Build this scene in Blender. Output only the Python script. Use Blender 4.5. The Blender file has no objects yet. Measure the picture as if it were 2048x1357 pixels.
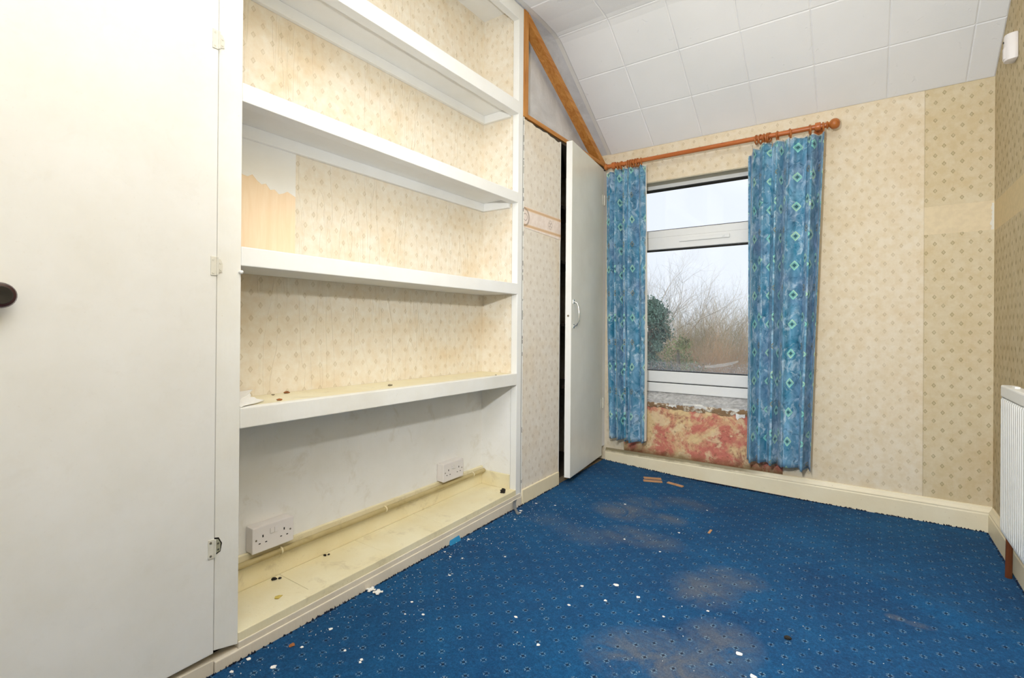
import bpy, bmesh, math, random
from mathutils import Vector, Matrix

# ---------------------------------------------------------------- basics
scene = bpy.context.scene
COL = scene.collection
PI = math.pi
S = 0.93                       # metres per survey unit
A, B, C = 1.5693*S, 3.4463*S, 0.5317*S     # left fitted face x=-A, window wall y=B, right wall x=C
CAMZ = 1.0*S

# ---------------------------------------------------------------- camera
cam_d = bpy.data.cameras.new('camera'); cam = bpy.data.objects.new('camera', cam_d); COL.objects.link(cam)
scene.camera = cam
cam_d.sensor_fit = 'HORIZONTAL'; cam_d.sensor_width = 36.0
cam_d.lens = 1005.15/2048*36.0
cam_d.shift_y = -24.95/2048
cam_d.clip_start = 0.02; cam_d.clip_end = 200
YAW, PITCH, ROLL = -0.6112, 0.0019, 0.0078
fw = Vector((math.sin(YAW)*math.cos(PITCH), math.cos(YAW)*math.cos(PITCH), math.sin(PITCH)))
rt = Vector((math.cos(YAW), -math.sin(YAW), 0)); up = rt.cross(fw)
r2 = rt*math.cos(ROLL)+up*math.sin(ROLL); u2 = -rt*math.sin(ROLL)+up*math.cos(ROLL)
mw = Matrix((r2, u2, -fw)).transposed().to_4x4(); mw.translation = Vector((0, 0, CAMZ))
cam.matrix_world = mw

# ---------------------------------------------------------------- world: bright overcast sky
world = bpy.data.worlds.new('overcast_sky'); scene.world = world; world.use_nodes = True
bg = world.node_tree.nodes['Background']
bg.inputs[0].default_value = (0.86, 0.91, 1.0, 1); bg.inputs[1].default_value = 1.1

# ---------------------------------------------------------------- photographer's flash, held up beside the camera, plus an added fill spot:
# one beam thrown at the window end of the room, the added fill thrown at the ceiling for soft bounce
def flash(name, aim, energy, cone, radius, color):
    d = bpy.data.lights.new(name, 'SPOT'); d.energy = energy; d.color = color; d.spot_size = math.radians(cone); d.spot_blend = 1.0; d.shadow_soft_size = radius
    o = bpy.data.objects.new(name, d); COL.objects.link(o); o.location = (-0.297, 0.22, 1.404)
    o.rotation_euler = Vector(aim).to_track_quat('-Z', 'Y').to_euler(); return o
flash('camera_flash', (0.17, 0.90, 0.09), 128, 175, 0.03, (0.955, 0.98, 1.0))
flash('bounce_fill', (0.16, 0.14, 0.90), 490, 112, 0.03, (0.955, 0.975, 1.0))

scene.view_settings.view_transform = 'Standard'; scene.view_settings.look = 'None'
scene.view_settings.exposure = 0.0; scene.view_settings.gamma = 1.0
scene.view_settings.use_curve_mapping = False

# ---------------------------------------------------------------- materials
def lin(c):
    return tuple(((v/255)/12.92 if v/255 <= 0.04045 else ((v/255+0.055)/1.055)**2.4) for v in c)+(1,)

class NT:
    """small node-graph writer"""
    def __init__(s, name):
        s.mat = bpy.data.materials.new(name); s.mat.use_nodes = True
        s.t = s.mat.node_tree; s.b = s.t.nodes['Principled BSDF']; s.out = s.t.nodes['Material Output']
        s._co = None
    def put(s, sock, v):
        if v is None: return
        if hasattr(v, 'is_output'): s.t.links.new(v, sock)
        else:
            if isinstance(v, (tuple, list)) and len(v) == 3 and sock.type == 'RGBA': v = tuple(v)+(1,)
            sock.default_value = v
    def node(s, ty, **kw):
        n = s.t.nodes.new(ty)
        for k, v in kw.items(): setattr(n, k, v)
        return n
    def co(s, which='Object'):
        if s._co is None: s._co = s.node('ShaderNodeTexCoord')
        return s._co.outputs[which]
    def xyz(s, v=None):
        n = s.node('ShaderNodeSeparateXYZ'); s.put(n.inputs[0], v if v is not None else s.co()); return n.outputs
    def comb(s, x, y, z):
        n = s.node('ShaderNodeCombineXYZ')
        for i, v in enumerate((x, y, z)): s.put(n.inputs[i], v)
        return n.outputs[0]
    def m(s, op, a, b=None, c=None, clamp=False):
        n = s.node('ShaderNodeMath', operation=op, use_clamp=clamp)
        for i, v in enumerate((a, b, c)): s.put(n.inputs[i], v)
        return n.outputs[0]
    def mix(s, f, a, b, blend='MIX'):
        n = s.node('ShaderNodeMix', data_type='RGBA', blend_type=blend)
        s.put(n.inputs[0], f); s.put(n.inputs[6], a); s.put(n.inputs[7], b); return n.outputs[2]
    def mr(s, v, a, b, c=0.0, d=1.0):
        n = s.node('ShaderNodeMapRange'); n.clamp = True
        for i, q in enumerate((v, a, b, c, d)): s.put(n.inputs[i], q)
        return n.outputs[0]
    def noise(s, scale, detail=4, rough=0.55, vec=None, dist=0.0, sc=None):
        n = s.node('ShaderNodeTexNoise'); v = vec if vec is not None else s.co()
        if sc:
            mp = s.node('ShaderNodeVectorMath', operation='MULTIPLY'); s.put(mp.inputs[0], v); mp.inputs[1].default_value = sc; v = mp.outputs[0]
        s.put(n.inputs['Vector'], v); n.inputs['Scale'].default_value = scale; n.inputs['Detail'].default_value = detail
        n.inputs['Roughness'].default_value = rough; n.inputs['Distortion'].default_value = dist
        return n.outputs[0]
    def vor(s, scale, vec=None):
        n = s.node('ShaderNodeTexVoronoi'); s.put(n.inputs['Vector'], vec if vec is not None else s.co()); n.inputs['Scale'].default_value = scale
        return n.outputs['Distance']
    def bump(s, h, strength=0.2, dist=0.004, prev=None):
        n = s.node('ShaderNodeBump'); n.inputs['Strength'].default_value = strength; n.inputs['Distance'].default_value = dist
        s.put(n.inputs['Height'], h)
        if prev is not None: s.put(n.inputs['Normal'], prev)
        s.put(s.b.inputs['Normal'], n.outputs[0]); return n.outputs[0]
    def col(s, v): s.put(s.b.inputs['Base Color'], v); return s
    def rough(s, v): s.put(s.b.inputs['Roughness'], v); return s
    def spec(s, v): s.put(s.b.inputs['Specular IOR Level'], v); return s

def diamond(n, u, v, u0, v0, pu, pv, a, b):
    """|u|/a+|v|/b distance to the nearest motif of a staggered lattice"""
    def lat(ou, ov):
        fu = n.m('SUBTRACT', n.m('FRACT', n.m('DIVIDE', n.m('SUBTRACT', u, u0+ou-pu*200.5), pu)), 0.5)
        fv = n.m('SUBTRACT', n.m('FRACT', n.m('DIVIDE', n.m('SUBTRACT', v, v0+ov-pv*200.5), pv)), 0.5)
        return n.m('ADD', n.m('MULTIPLY', n.m('ABSOLUTE', fu), pu/a), n.m('MULTIPLY', n.m('ABSOLUTE', fv), pv/b))
    return n.m('MINIMUM', lat(0, 0), lat(pu/2, pv/2))

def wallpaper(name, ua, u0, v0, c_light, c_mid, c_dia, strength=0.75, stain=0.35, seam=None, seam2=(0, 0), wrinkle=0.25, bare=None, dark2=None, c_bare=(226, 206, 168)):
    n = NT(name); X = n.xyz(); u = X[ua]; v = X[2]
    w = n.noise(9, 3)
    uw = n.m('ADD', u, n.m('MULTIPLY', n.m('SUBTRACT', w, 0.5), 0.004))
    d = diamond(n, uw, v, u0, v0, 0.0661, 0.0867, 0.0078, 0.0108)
    if seam is not None:
        d2 = diamond(n, uw, v, seam2[0], seam2[1], 0.0661, 0.0867, 0.0078, 0.0108)
        side = n.m('GREATER_THAN', u, seam)
        d = n.m('ADD', n.m('MULTIPLY', d, n.m('SUBTRACT', 1.0, side)), n.m('MULTIPLY', d2, side))
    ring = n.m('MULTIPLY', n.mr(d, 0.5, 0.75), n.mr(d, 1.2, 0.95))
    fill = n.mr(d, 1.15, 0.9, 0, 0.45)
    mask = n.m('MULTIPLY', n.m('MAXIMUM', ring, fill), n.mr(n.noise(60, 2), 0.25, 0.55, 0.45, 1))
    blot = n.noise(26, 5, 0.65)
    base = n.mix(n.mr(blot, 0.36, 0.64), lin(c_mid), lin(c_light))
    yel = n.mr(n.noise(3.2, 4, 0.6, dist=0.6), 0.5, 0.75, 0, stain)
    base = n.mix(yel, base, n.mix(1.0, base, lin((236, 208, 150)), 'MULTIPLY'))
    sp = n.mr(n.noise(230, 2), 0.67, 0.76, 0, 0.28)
    base = n.mix(sp, base, lin(c_dia))
    if seam is not None:
        base = n.mix(n.m('MULTIPLY', side, 0.55), base, n.mix(1.0, base, lin((228, 222, 196)), 'MULTIPLY'))
        dia = n.mix(side, lin(c_dia), lin(dark2 or c_dia))
        strg = n.m('ADD', strength*0.72, n.m('MULTIPLY', side, strength*0.34))
        line = n.mr(n.m('ABSOLUTE', n.m('SUBTRACT', u, seam)), 0.0035, 0.001, 0, 0.35)
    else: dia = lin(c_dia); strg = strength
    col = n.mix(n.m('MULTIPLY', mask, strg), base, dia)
    if seam is not None: col = n.mix(line, col, lin((165, 145, 105)))
    if bare is not None:      # plain strip where a paper border was pulled off
        (us, ue, z0, z1) = bare
        jag = n.m('MULTIPLY', n.m('SUBTRACT', n.noise(70, 2), 0.5), 0.008)
        vv = n.m('ADD', v, jag)
        inb = n.m('MULTIPLY', n.m('MULTIPLY', n.m('GREATER_THAN', vv, z0), n.m('LESS_THAN', vv, z1)), n.m('MULTIPLY', n.m('GREATER_THAN', u, us), n.m('LESS_THAN', u, ue)))
        plain = n.mix(n.mr(n.noise(40, 3), 0.4, 0.6), lin(c_bare), lin(tuple(min(255, int(q*1.03)) for q in c_bare)))
        col = n.mix(inb, col, plain)
    n.col(col).rough(0.75).spec(0.25)
    wr = n.noise(1.0, 3, 0.5, sc=((14, 14, 1.6) if True else None), dist=0.8)
    wl = n.m('POWER', n.mr(n.m('ABSOLUTE', n.m('SUBTRACT', wr, 0.5)), 0.03, 0.0), 2.0)
    h = n.m('ADD', n.m('MULTIPLY', wl, wrinkle), n.m('MULTIPLY', n.noise(120, 2), 0.12))
    n.bump(h, 0.5, 0.004)
    return n.mat

def paint(name, c, c2=None, rough=0.38, wear=0.0, bump=0.12, sc=(1, 1, 0.15), dirt=None):
    n = NT(name)
    k = n.mr(n.noise(5, 5, 0.6), 0.35, 0.7)
    col = n.mix(k, lin(c), lin(c2 or tuple(int(q*0.97) for q in c)))
    if dirt is not None:
        col = n.mix(n.mr(n.noise(11, 6, 0.7, dist=0.5), 0.56, 0.78, 0, dirt[1]), col, lin(dirt[0]))
        col = n.mix(n.mr(n.noise(160, 2), 0.7, 0.78, 0, dirt[1]), col, lin(dirt[0]))
    if wear:
        chip = n.mr(n.noise(55, 4, 0.7), 0.68, 0.72, 0, wear)
        col = n.mix(chip, col, lin((206, 192, 160)))
    n.col(col).rough(rough).spec(0.4)
    h = n.m('ADD', n.noise(60, 4, 0.6, sc=sc), n.m('MULTIPLY', n.noise(18, 5, 0.7), 0.8))
    n.bump(h, bump, 0.003)
    return n.mat

def plain(name, c, rough=0.5, metal=0.0, var=0.06, sc=40, bump=0.0):
    n = NT(name); c1 = lin(c); c0 = tuple(q*(1-var*2) for q in c1[:3])+(1,)
    n.col(n.mix(n.mr(n.noise(sc, 3), 0.3, 0.7), c0, c1)).rough(rough)
    n.b.inputs['Metallic'].default_value = metal
    if bump: n.bump(n.noise(sc*2, 4), bump, 0.002)
    return n.mat

def wood(name, c1, c2, axis=1, rough=0.5, scale=7, knots=True):
    n = NT(name); sc = [6.0, 6.0, 6.0]; sc[axis] = 0.5
    g = n.noise(scale, 5, 0.6, sc=tuple(sc), dist=1.2)
    col = n.mix(n.mr(g, 0.35, 0.65), lin(c1), lin(c2))
    if knots: col = n.mix(n.mr(n.vor(9), 0.12, 0.04, 0, 0.6), col, lin(tuple(int(q*0.55) for q in c2)))
    n.col(col).rough(rough).spec(0.35); n.bump(g, 0.15, 0.002)
    return n.mat

M = {}
M['gloss_white'] = paint('white_gloss_paint', (240, 240, 237), (235, 234, 229), 0.36, wear=0.0, bump=0.10)
M['door_white'] = paint('door_white_paint', (238, 237, 233), (232, 230, 223), 0.42, bump=0.06, dirt=((196, 184, 158), 0.12))
M['chipped_white'] = paint('chipped_white_paint', (238, 237, 231), (231, 228, 218), 0.4, wear=0.35, bump=0.3)
M['cream'] = paint('cream_paint', (238, 229, 196), (230, 217, 176), 0.42, bump=0.2, dirt=((160, 140, 98), 0.5))
M['niche_white'] = paint('niche_lower_white', (242, 241, 238), (236, 234, 228), 0.5, bump=0.2, dirt=((190, 176, 142), 0.35))
M['beige'] = paint('beige_base_paint', (224, 214, 196), (214, 203, 184), 0.45, bump=0.35, wear=0.2)
M['skirting'] = paint('cream_skirting_paint', (240, 228, 196), (232, 217, 182), 0.42, bump=0.25, dirt=((150, 128, 92), 0.22))
M['open_door'] = paint('cupboard_door_paint', (238, 237, 226), (230, 228, 216), 0.30, bump=0.05)
M['paper_niche'] = wallpaper('niche_wallpaper', 1, 0.846, 0.912, (236, 229, 214), (229, 217, 196), (186, 168, 130), 0.52, 0.4, wrinkle=0.65)
M['paper_niche_side'] = wallpaper('niche_side_wallpaper', 0, -1.60, 0.912, (236, 229, 214), (229, 217, 196), (186, 168, 130), 0.52, 0.4, wrinkle=0.6)
M['paper_far'] = wallpaper('window_wall_wallpaper', 0, -0.113, 0.4917, (232, 220, 198), (224, 208, 178), (182, 162, 122), 0.8, 0.2,
                           seam=0.2409, seam2=(0.3143, 0.6185), bare=(0.2409, 0.62, 1.4035, 1.5405), dark2=(158, 142, 102), c_bare=(220, 203, 170), wrinkle=0.15)
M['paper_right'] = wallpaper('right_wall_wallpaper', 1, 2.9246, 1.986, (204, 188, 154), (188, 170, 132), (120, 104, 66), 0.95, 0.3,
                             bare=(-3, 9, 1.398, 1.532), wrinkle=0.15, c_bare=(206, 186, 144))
M['paper_panel'] = wallpaper('panel_wallpaper', 1, 2.22, 1.30, (234, 227, 215), (224, 215, 200), (186, 168, 146), 0.6, 0.3, wrinkle=0.1)
M['pine'] = wood('pine_timber', (206, 146, 76), (176, 112, 48), axis=2)
M['pole_wood'] = wood('curtain_pole_wood', (196, 116, 62), (176, 96, 46), axis=0, rough=0.28, knots=False)
M['ring_wood'] = wood('curtain_ring_wood', (190, 118, 60), (164, 92, 42), axis=0, rough=0.35, knots=False)
M['ply'] = wood('bare_board', (246, 224, 194), (241, 215, 180), axis=2, rough=0.7, knots=False)
M['cardboard'] = plain('brown_strip', (196, 150, 108), 0.85, var=0.1, bump=0.1)
M['upvc'] = plain('white_upvc', (236, 237, 236), 0.3, var=0.01)
M['gasket'] = plain('black_gasket', (24, 26, 28), 0.6)
M['plastic'] = plain('white_plastic', (230, 224, 220), 0.35, var=0.01)
M['plastic_hole'] = plain('socket_hole_dark', (28, 24, 20), 0.7)
M['screw'] = plain('screw_metal', (150, 140, 120), 0.4, metal=0.8)
M['hinge'] = plain('painted_hinge', (226, 222, 208), 0.45, var=0.05)
M['hinge_bare'] = plain('bare_hinge', (190, 186, 160), 0.45, metal=0.2, var=0.1)
M['knob'] = plain('dark_red_knob', (54, 18, 24), 0.28, var=0.15)
M['knob_cap'] = plain('black_knob_face', (20, 17, 18), 0.35, var=0.15)
M['rad'] = plain('radiator_enamel', (240, 240, 236), 0.32, var=0.01)
M['copper'] = wood('brown_pipe', (120, 66, 34), (92, 48, 24), axis=2, rough=0.45, knots=False)
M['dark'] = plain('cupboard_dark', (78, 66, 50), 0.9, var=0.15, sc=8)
M['chrome'] = plain('chrome_handle', (210, 210, 205), 0.18, metal=0.9, var=0.02)
M['flake'] = plain('white_paint_flake', (244, 242, 236), 0.6, var=0.02)
M['tape'] = plain('dangling_cellophane', (150, 152, 152), 0.3, var=0.1); M['tape'].node_tree.nodes['Principled BSDF'].inputs['Transmission Weight'].default_value = 0.5
M['blue_plastic'] = plain('cyan_scrap', (40, 140, 190), 0.45)
M['grime'] = plain('dark_grime', (46, 40, 30), 0.95, var=0.3, sc=90, bump=0.5)
M['rust_bit'] = plain('brown_crumb', (176, 112, 62), 0.9, var=0.2, sc=90)

# plaster above the cupboard
n = NT('grey_plaster')
k = n.noise(4.2, 6, 0.65, dist=0.8)
col = n.mix(n.mr(k, 0.35, 0.7), lin((200, 200, 202)), lin((228, 228, 230)))
col = n.mix(n.mr(n.noise(9, 5, 0.7), 0.58, 0.7, 0, 0.7), col, lin((224, 224, 224)))
col = n.mix(n.mr(n.noise(2.3, 3), 0.55, 0.7, 0, 0.4), col, lin((166, 154, 144)))
n.col(col).rough(0.9); n.bump(n.noise(30, 6, 0.7), 0.5, 0.006); M['plaster'] = n.mat
# white ceiling tile (expanded polystyrene)
n = NT('white_foam_tile')
col = n.mix(n.mr(n.noise(2.0, 3), 0.3, 0.7), lin((234, 235, 236)), lin((242, 242, 243)))
n.col(col).rough(0.8).spec(0.2)
dent = n.mr(n.noise(24, 2, 0.4, dist=1.5), 0.30, 0.22)
n.bump(n.m('ADD', n.m('MULTIPLY', n.noise(190, 4, 0.7), 0.35), n.m('MULTIPLY', dent, -1.0)), 0.35, 0.004); M['tile'] = n.mat
M['ceil_white'] = paint('ceiling_white', (230, 229, 225), (222, 220, 214), 0.75, bump=0.3, sc=(1, 1, 1))
# stripped plaster below the window
n = NT('stripped_plaster'); X = n.xyz(); z = X[2]
k1 = n.noise(5.0, 7, 0.68, dist=0.7); k2 = n.noise(13, 6, 0.7, dist=0.4); k3 = n.noise(46, 5, 0.75)
col = n.mix(n.mr(k1, 0.46, 0.58), lin((206, 126, 110)), lin((226, 198, 150)))
col = n.mix(n.mr(k2, 0.52, 0.60, 0, 0.8), col, lin((230, 208, 168)))
col = n.mix(n.mr(n.noise(7, 5, 0.7, dist=0.3), 0.56, 0.64, 0, 0.75), col, lin((158, 84, 78)))
col = n.mix(n.mr(k3, 0.58, 0.66, 0, 0.6), col, lin((120, 76, 52)))
zt = n.m('ADD', z, n.m('MULTIPLY', n.m('SUBTRACT', n.noise(16, 5, 0.7), 0.5), 0.07))
brown = n.mix(n.mr(k2, 0.5, 0.58), lin((150, 122, 92)), lin((240, 232, 214)))
col = n.mix(n.mr(zt, 0.415, 0.42), col, brown)
col = n.mix(n.mr(zt, 0.448, 0.452), col, n.mix(n.mr(k3, 0.4, 0.6), lin((176, 174, 172)), lin((206, 205, 204))))
col = n.mix(n.mr(zt, 0.16, 0.115, 0, 0.75), col, lin((104, 82, 48)))
n.col(col).rough(0.9).spec(0.15)
n.bump(n.m('ADD', n.noise(30, 7, 0.7), n.m('MULTIPLY', n.mr(zt, 0.415, 0.42), 1.5)), 0.7, 0.006); M['stripped'] = n.mat
n = NT('rough_mortar'); k = n.noise(40, 6, 0.7)
n.col(n.mix(n.mr(k, 0.4, 0.62), lin((172, 171, 170)), lin((206, 205, 204)))).rough(0.95); n.bump(n.noise(60, 5, 0.7), 0.5, 0.006); M['mortar'] = n.mat

# carpet
n = NT('blue_patterned_carpet'); X = n.xyz(); u, v = X[0], X[1]
pile = n.noise(230, 4, 0.85); mot = n.noise(2.6, 5, 0.65); mot2 = n.noise(0.9, 4, 0.6, sc=(3, 1, 1))
base = n.mix(n.mr(mot, 0.34, 0.68), lin((4, 58, 112)), lin((12, 94, 150)))
base = n.mix(n.mr(mot2, 0.45, 0.7, 0, 0.45), base, lin((6, 62, 114)))
base = n.mix(n.mr(pile, 0.3, 0.72), n.mix(0.5, base, (0.002, 0.006, 0.02, 1)), n.mix(0.28, base, lin((40, 130, 180))))
tuft = n.noise(85, 6, 0.9)
base = n.mix(n.mr(tuft, 0.35, 0.5, 0.45, 0), base, (0.001, 0.012, 0.045, 1))
base = n.mix(n.mr(tuft, 0.52, 0.68, 0, 0.4), base, lin((44, 128, 176)))
PX, PY = 0.0815, 0.0787
def cell(ou, ov):
    fu = n.m('MULTIPLY', n.m('SUBTRACT', n.m('FRACT', n.m('DIVIDE', n.m('SUBTRACT', u, -0.9151+ou-PX*100.5), PX)), 0.5), PX)
    fv = n.m('MULTIPLY', n.m('SUBTRACT', n.m('FRACT', n.m('DIVIDE', n.m('SUBTRACT', v, 1.081+ov-PY*100.5), PY)), 0.5), PY)
    au, av = n.m('ABSOLUTE', fu), n.m('ABSOLUTE', fv)
    # four short pale strokes round a dark dot
    du = n.m('ABSOLUTE', n.m('SUBTRACT', au, 0.0036)); dv = n.m('ABSOLUTE', n.m('SUBTRACT', av, 0.0066))
    s1 = n.m('MULTIPLY', n.m('LESS_THAN', du, 0.0012), n.m('LESS_THAN', dv, 0.0024))
    du2 = n.m('ABSOLUTE', n.m('SUBTRACT', au, 0.0066)); dv2 = n.m('ABSOLUTE', n.m('SUBTRACT', av, 0.0036))
    s2 = n.m('MULTIPLY', n.m('LESS_THAN', du2, 0.0024), n.m('LESS_THAN', dv2, 0.0012))
    dot = n.m('LESS_THAN', n.m('ADD', n.m('MULTIPLY', fu, fu), n.m('MULTIPLY', fv, fv)), 0.0042**2)
    return n.m('MAXIMUM', s1, s2), dot
a1, d1 = cell(0, 0); a2, d2 = cell(PX/2, PY/2)
lt = n.m('MULTIPLY', n.m('MAXIMUM', a1, a2), n.mr(n.noise(24, 3), 0.35, 0.62, 0.1, 0.62))
dk = n.m('MULTIPLY', n.m('MAXIMUM', d1, d2), 0.8)
# worn, dusty patches
sm = None
for (sx, sy, rx, ry, st) in [(-0.43, 1.40, 0.22, 0.16, .9), (-0.55, 1.38, 0.14, 0.12, .8), (-0.35, 1.58, 0.12, 0.14, .75), (-0.47, 1.88, 0.13, 0.13, .75), (-0.40, 2.03, 0.12, 0.09, .7),
                             (-0.985, 2.42, 0.17, 0.12, .8), (-0.966, 2.62, 0.13, 0.08, .6), (-0.78, 2.46, 0.09, 0.08, .7), (-1.03, 2.05, 0.16, 0.1, .35), (-0.80, 2.18, 0.18, 0.10, .6), (-0.775, 2.74, 0.15, 0.09, .45),
                             (-0.9, 2.13, 0.1, 0.06, .5), (0.09, 2.067, 0.03, 0.02, .8), (0.15, 2.057, 0.04, 0.02, .8), (-1.25, 2.1, 0.12, 0.08, .25)]:
    q = n.m('ADD', n.m('POWER', n.m('DIVIDE', n.m('SUBTRACT', u, sx), rx), 2.0), n.m('POWER', n.m('DIVIDE', n.m('SUBTRACT', v, sy), ry), 2.0))
    q = n.mr(q, 1.3, 0.0, 0, st); sm = q if sm is None else n.m('MAXIMUM', sm, q)
sm = n.m('MULTIPLY', sm, n.mr(n.noise(7, 6, 0.75, dist=0.8), 0.36, 0.56, 0.12, 1.0))
dusty = n.mix(n.mr(pile, 0.35, 0.65), lin((84, 92, 102)), lin((128, 124, 122)))
col = n.mix(n.m('MULTIPLY', sm, 0.85), base, dusty)
col = n.mix(n.m('MULTIPLY', dk, n.mr(n.noise(30, 2), 0.3, 0.5, 0.4, 1)), col, (0.004, 0.008, 0.02, 1))
col = n.mix(lt, col, lin((150, 184, 198)))
n.col(col).rough(0.95).spec(0.05)
n.b.inputs['Sheen Weight'].default_value = 0.05
n.bump(n.m('ADD', n.noise(300, 4, 0.8), n.m('MULTIPLY', n.noise(14, 4), 2.0)), 0.6, 0.006); M['carpet'] = n.mat

# curtain cloth, patterned along its own uv (metres of cloth)
n = NT('marbled_blue_curtain'); uvn = n.node('ShaderNodeUVMap'); uvn.uv_map = 'UVMap'
X = n.xyz(uvn.outputs[0]); u, v = X[0], X[1]
uv = uvn.outputs[0]
k1 = n.noise(8, 6, 0.62, vec=uv, dist=1.4, sc=(1.6, 1, 1)); k2 = n.noise(14, 6, 0.66, vec=uv, dist=1.0, sc=(1.3, 1, 1)); k3 = n.noise(4, 3, vec=uv)
base = n.mix(n.mr(k1, 0.34, 0.66), lin((44, 122, 152)), lin((128, 174, 204)))
base = n.mix(n.mr(k2, 0.52, 0.66, 0, 0.9), base, lin((196, 218, 230)))
base = n.mix(n.mr(k3, 0.48, 0.66, 0, 0.65), base, n.mix(n.mr(k2, 0.4, 0.6), lin((84, 112, 150)), lin((142, 166, 196))))
base = n.mix(n.mr(n.noise(20, 5, 0.7, vec=uv, dist=1.0), 0.54, 0.68, 0, 0.8), base, lin((24, 84, 112)))
PU, PV = 0.17, 0.30
def motif(ou, ov, a, b, pv=PV):
    fu = n.m('MULTIPLY', n.m('SUBTRACT', n.m('FRACT', n.m('DIVIDE', n.m('SUBTRACT', u, ou-PU*10.5), PU)), 0.5), PU)
    fv = n.m('MULTIPLY', n.m('SUBTRACT', n.m('FRACT', n.m('DIVIDE', n.m('SUBTRACT', v, ov-pv*20.5), pv)), 0.5), pv)
    return n.m('ADD', n.m('DIVIDE', n.m('ABSOLUTE', fu), a), n.m('DIVIDE', n.m('ABSOLUTE', fv), b))
dA = motif(0, 0, 0.025, 0.029, 0.16); dB = motif(0.085, 0.04, 0.025, 0.028, 0.32); dC = motif(0.085, 0.20, 0.018, 0.022, 0.32)
dd = n.m('MINIMUM', dA, dB)
ring = n.m('MULTIPLY', n.mr(dd, 0.62, 0.68), n.mr(dd, 1.0, 0.92))
inner = n.mr(dd, 0.42, 0.34)
col = n.mix(n.mr(dd, 0.7, 0.62, 0, 0.5), base, lin((140, 200, 190)))
col = n.mix(ring, col, n.mix(n.mr(k1, 0.4, 0.6), lin((132, 212, 200)), lin((188, 222, 186))))
col = n.mix(n.m('MULTIPLY', inner, 0.85), col, lin((28, 76, 86)))
gold = n.m('MULTIPLY', n.mr(dC, 0.55, 0.65), n.mr(dC, 1.0, 0.9)); gi = n.mr(dC, 0.4, 0.3)
col = n.mix(n.m('MULTIPLY', gold, 0.9), col, lin((134, 128, 92))); col = n.mix(n.m('MULTIPLY', gi, 0.8), col, lin((60, 62, 50)))
n.col(col).rough(0.8).spec(0.2); n.b.inputs['Sheen Weight'].default_value = 0.2
n.bump(n.noise(500, 2, vec=uv), 0.1, 0.001); M['curtain'] = n.mat
M['lining'] = plain('curtain_lining', (226, 222, 210), 0.9, var=0.02)

# border strip of paper
n = NT('paper_border'); X = n.xyz(); u, z = X[1], X[2]
zz = n.m('SUBTRACT', z, 1.511); az = n.m('ABSOLUTE', zz)
col = n.mix(n.mr(n.noise(40, 3), 0.4, 0.6), lin((242, 228, 218)), lin((234, 218, 206)))
band = n.m('MULTIPLY', n.m('GREATER_THAN', az, 0.036), n.m('LESS_THAN', az, 0.052))
col = n.mix(n.m('MULTIPLY', band, 0.9), col, lin((224, 190, 150)))
col = n.mix(n.mr(n.m('ABSOLUTE', n.m('SUBTRACT', az, 0.044)), 0.003, 0.0015, 0, 0.6), col, lin((196, 158, 118)))
def ell(cu, cz, ru, rz, w):
    q = n.m('ADD', n.m('POWER', n.m('DIVIDE', n.m('SUBTRACT', u, cu), ru), 2.0), n.m('POWER', n.m('DIVIDE', n.m('SUBTRACT', zz, cz), rz), 2.0))
    return n.mr(n.m('ABSOLUTE', n.m('SUBTRACT', q, 1.0)), w, w*0.5)
mk = None
for (cu, cz, ru, rz) in [(2.45, 0.014, .012, .010), (2.45, -0.014, .012, .010), (2.438, 0, .010, .012), (2.462, 0, .010, .012), (2.185, 0, .045, .045), (2.195, 0.0, .018, .018)]:
    e = ell(cu, cz, ru, rz, 0.3); mk = e if mk is None else n.m('MAXIMUM', mk, e)
col = n.mix(n.m('MULTIPLY', mk, 0.7), col, lin((150, 132, 116)))
n.col(col).rough(0.6); M['border'] = n.mat

# glass and the condensation film on it
def glassmat(name, refl=1.0):
    n = NT(name); t = n.node('ShaderNodeBsdfTransparent'); g = n.node('ShaderNodeBsdfGlossy'); g.inputs['Roughness'].default_value = 0.02
    t.inputs[0].default_value = (0.97, 0.985, 0.98, 1)
    f = n.node('ShaderNodeFresnel'); f.inputs['IOR'].default_value = 1.5
    mx = n.node('ShaderNodeMixShader'); n.put(mx.inputs[0], n.m('MULTIPLY', f.outputs[0], refl)); n.t.links.new(t.outputs[0], mx.inputs[1]); n.t.links.new(g.outputs[0], mx.inputs[2])
    n.t.links.new(mx.outputs[0], n.out.inputs[0]); return n.mat
M['glass'] = glassmat('window_glass', 1.3)
n = NT('condensation_film'); X = n.xyz(); z = X[2]
zz = n.m('ADD', z, n.m('MULTIPLY', n.m('SUBTRACT', n.noise(1.0, 4, 0.7, sc=(90, 1, 3)), 0.5), 0.06))
f = n.m('ADD', n.mr(zz, 1.25, 0.70, 0.0, 0.10), n.mr(zz, 0.725, 0.685, 0, 0.14))
f = n.m('ADD', f, n.mr(n.noise(130, 2), 0.68, 0.76, 0, 0.22))
f = n.m('MULTIPLY', f, n.mr(z, 1.30, 1.1))
tr = n.node('ShaderNodeBsdfTransparent'); df = n.node('ShaderNodeBsdfDiffuse'); df.inputs[0].default_value = (0.75, 0.8, 0.84, 1)
tl = n.node('ShaderNodeBsdfTranslucent'); tl.inputs[0].default_value = (0.8, 0.86, 0.92, 1)
m1 = n.node('ShaderNodeMixShader'); m1.inputs[0].default_value = 0.8; n.t.links.new(df.outputs[0], m1.inputs[1]); n.t.links.new(tl.outputs[0], m1.inputs[2])
m2 = n.node('ShaderNodeMixShader'); n.put(m2.inputs[0], f); n.t.links.new(tr.outputs[0], m2.inputs[1]); n.t.links.new(m1.outputs[0], m2.inputs[2])
n.t.links.new(m2.outputs[0], n.out.inputs[0]); M['mist'] = n.mat
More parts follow.
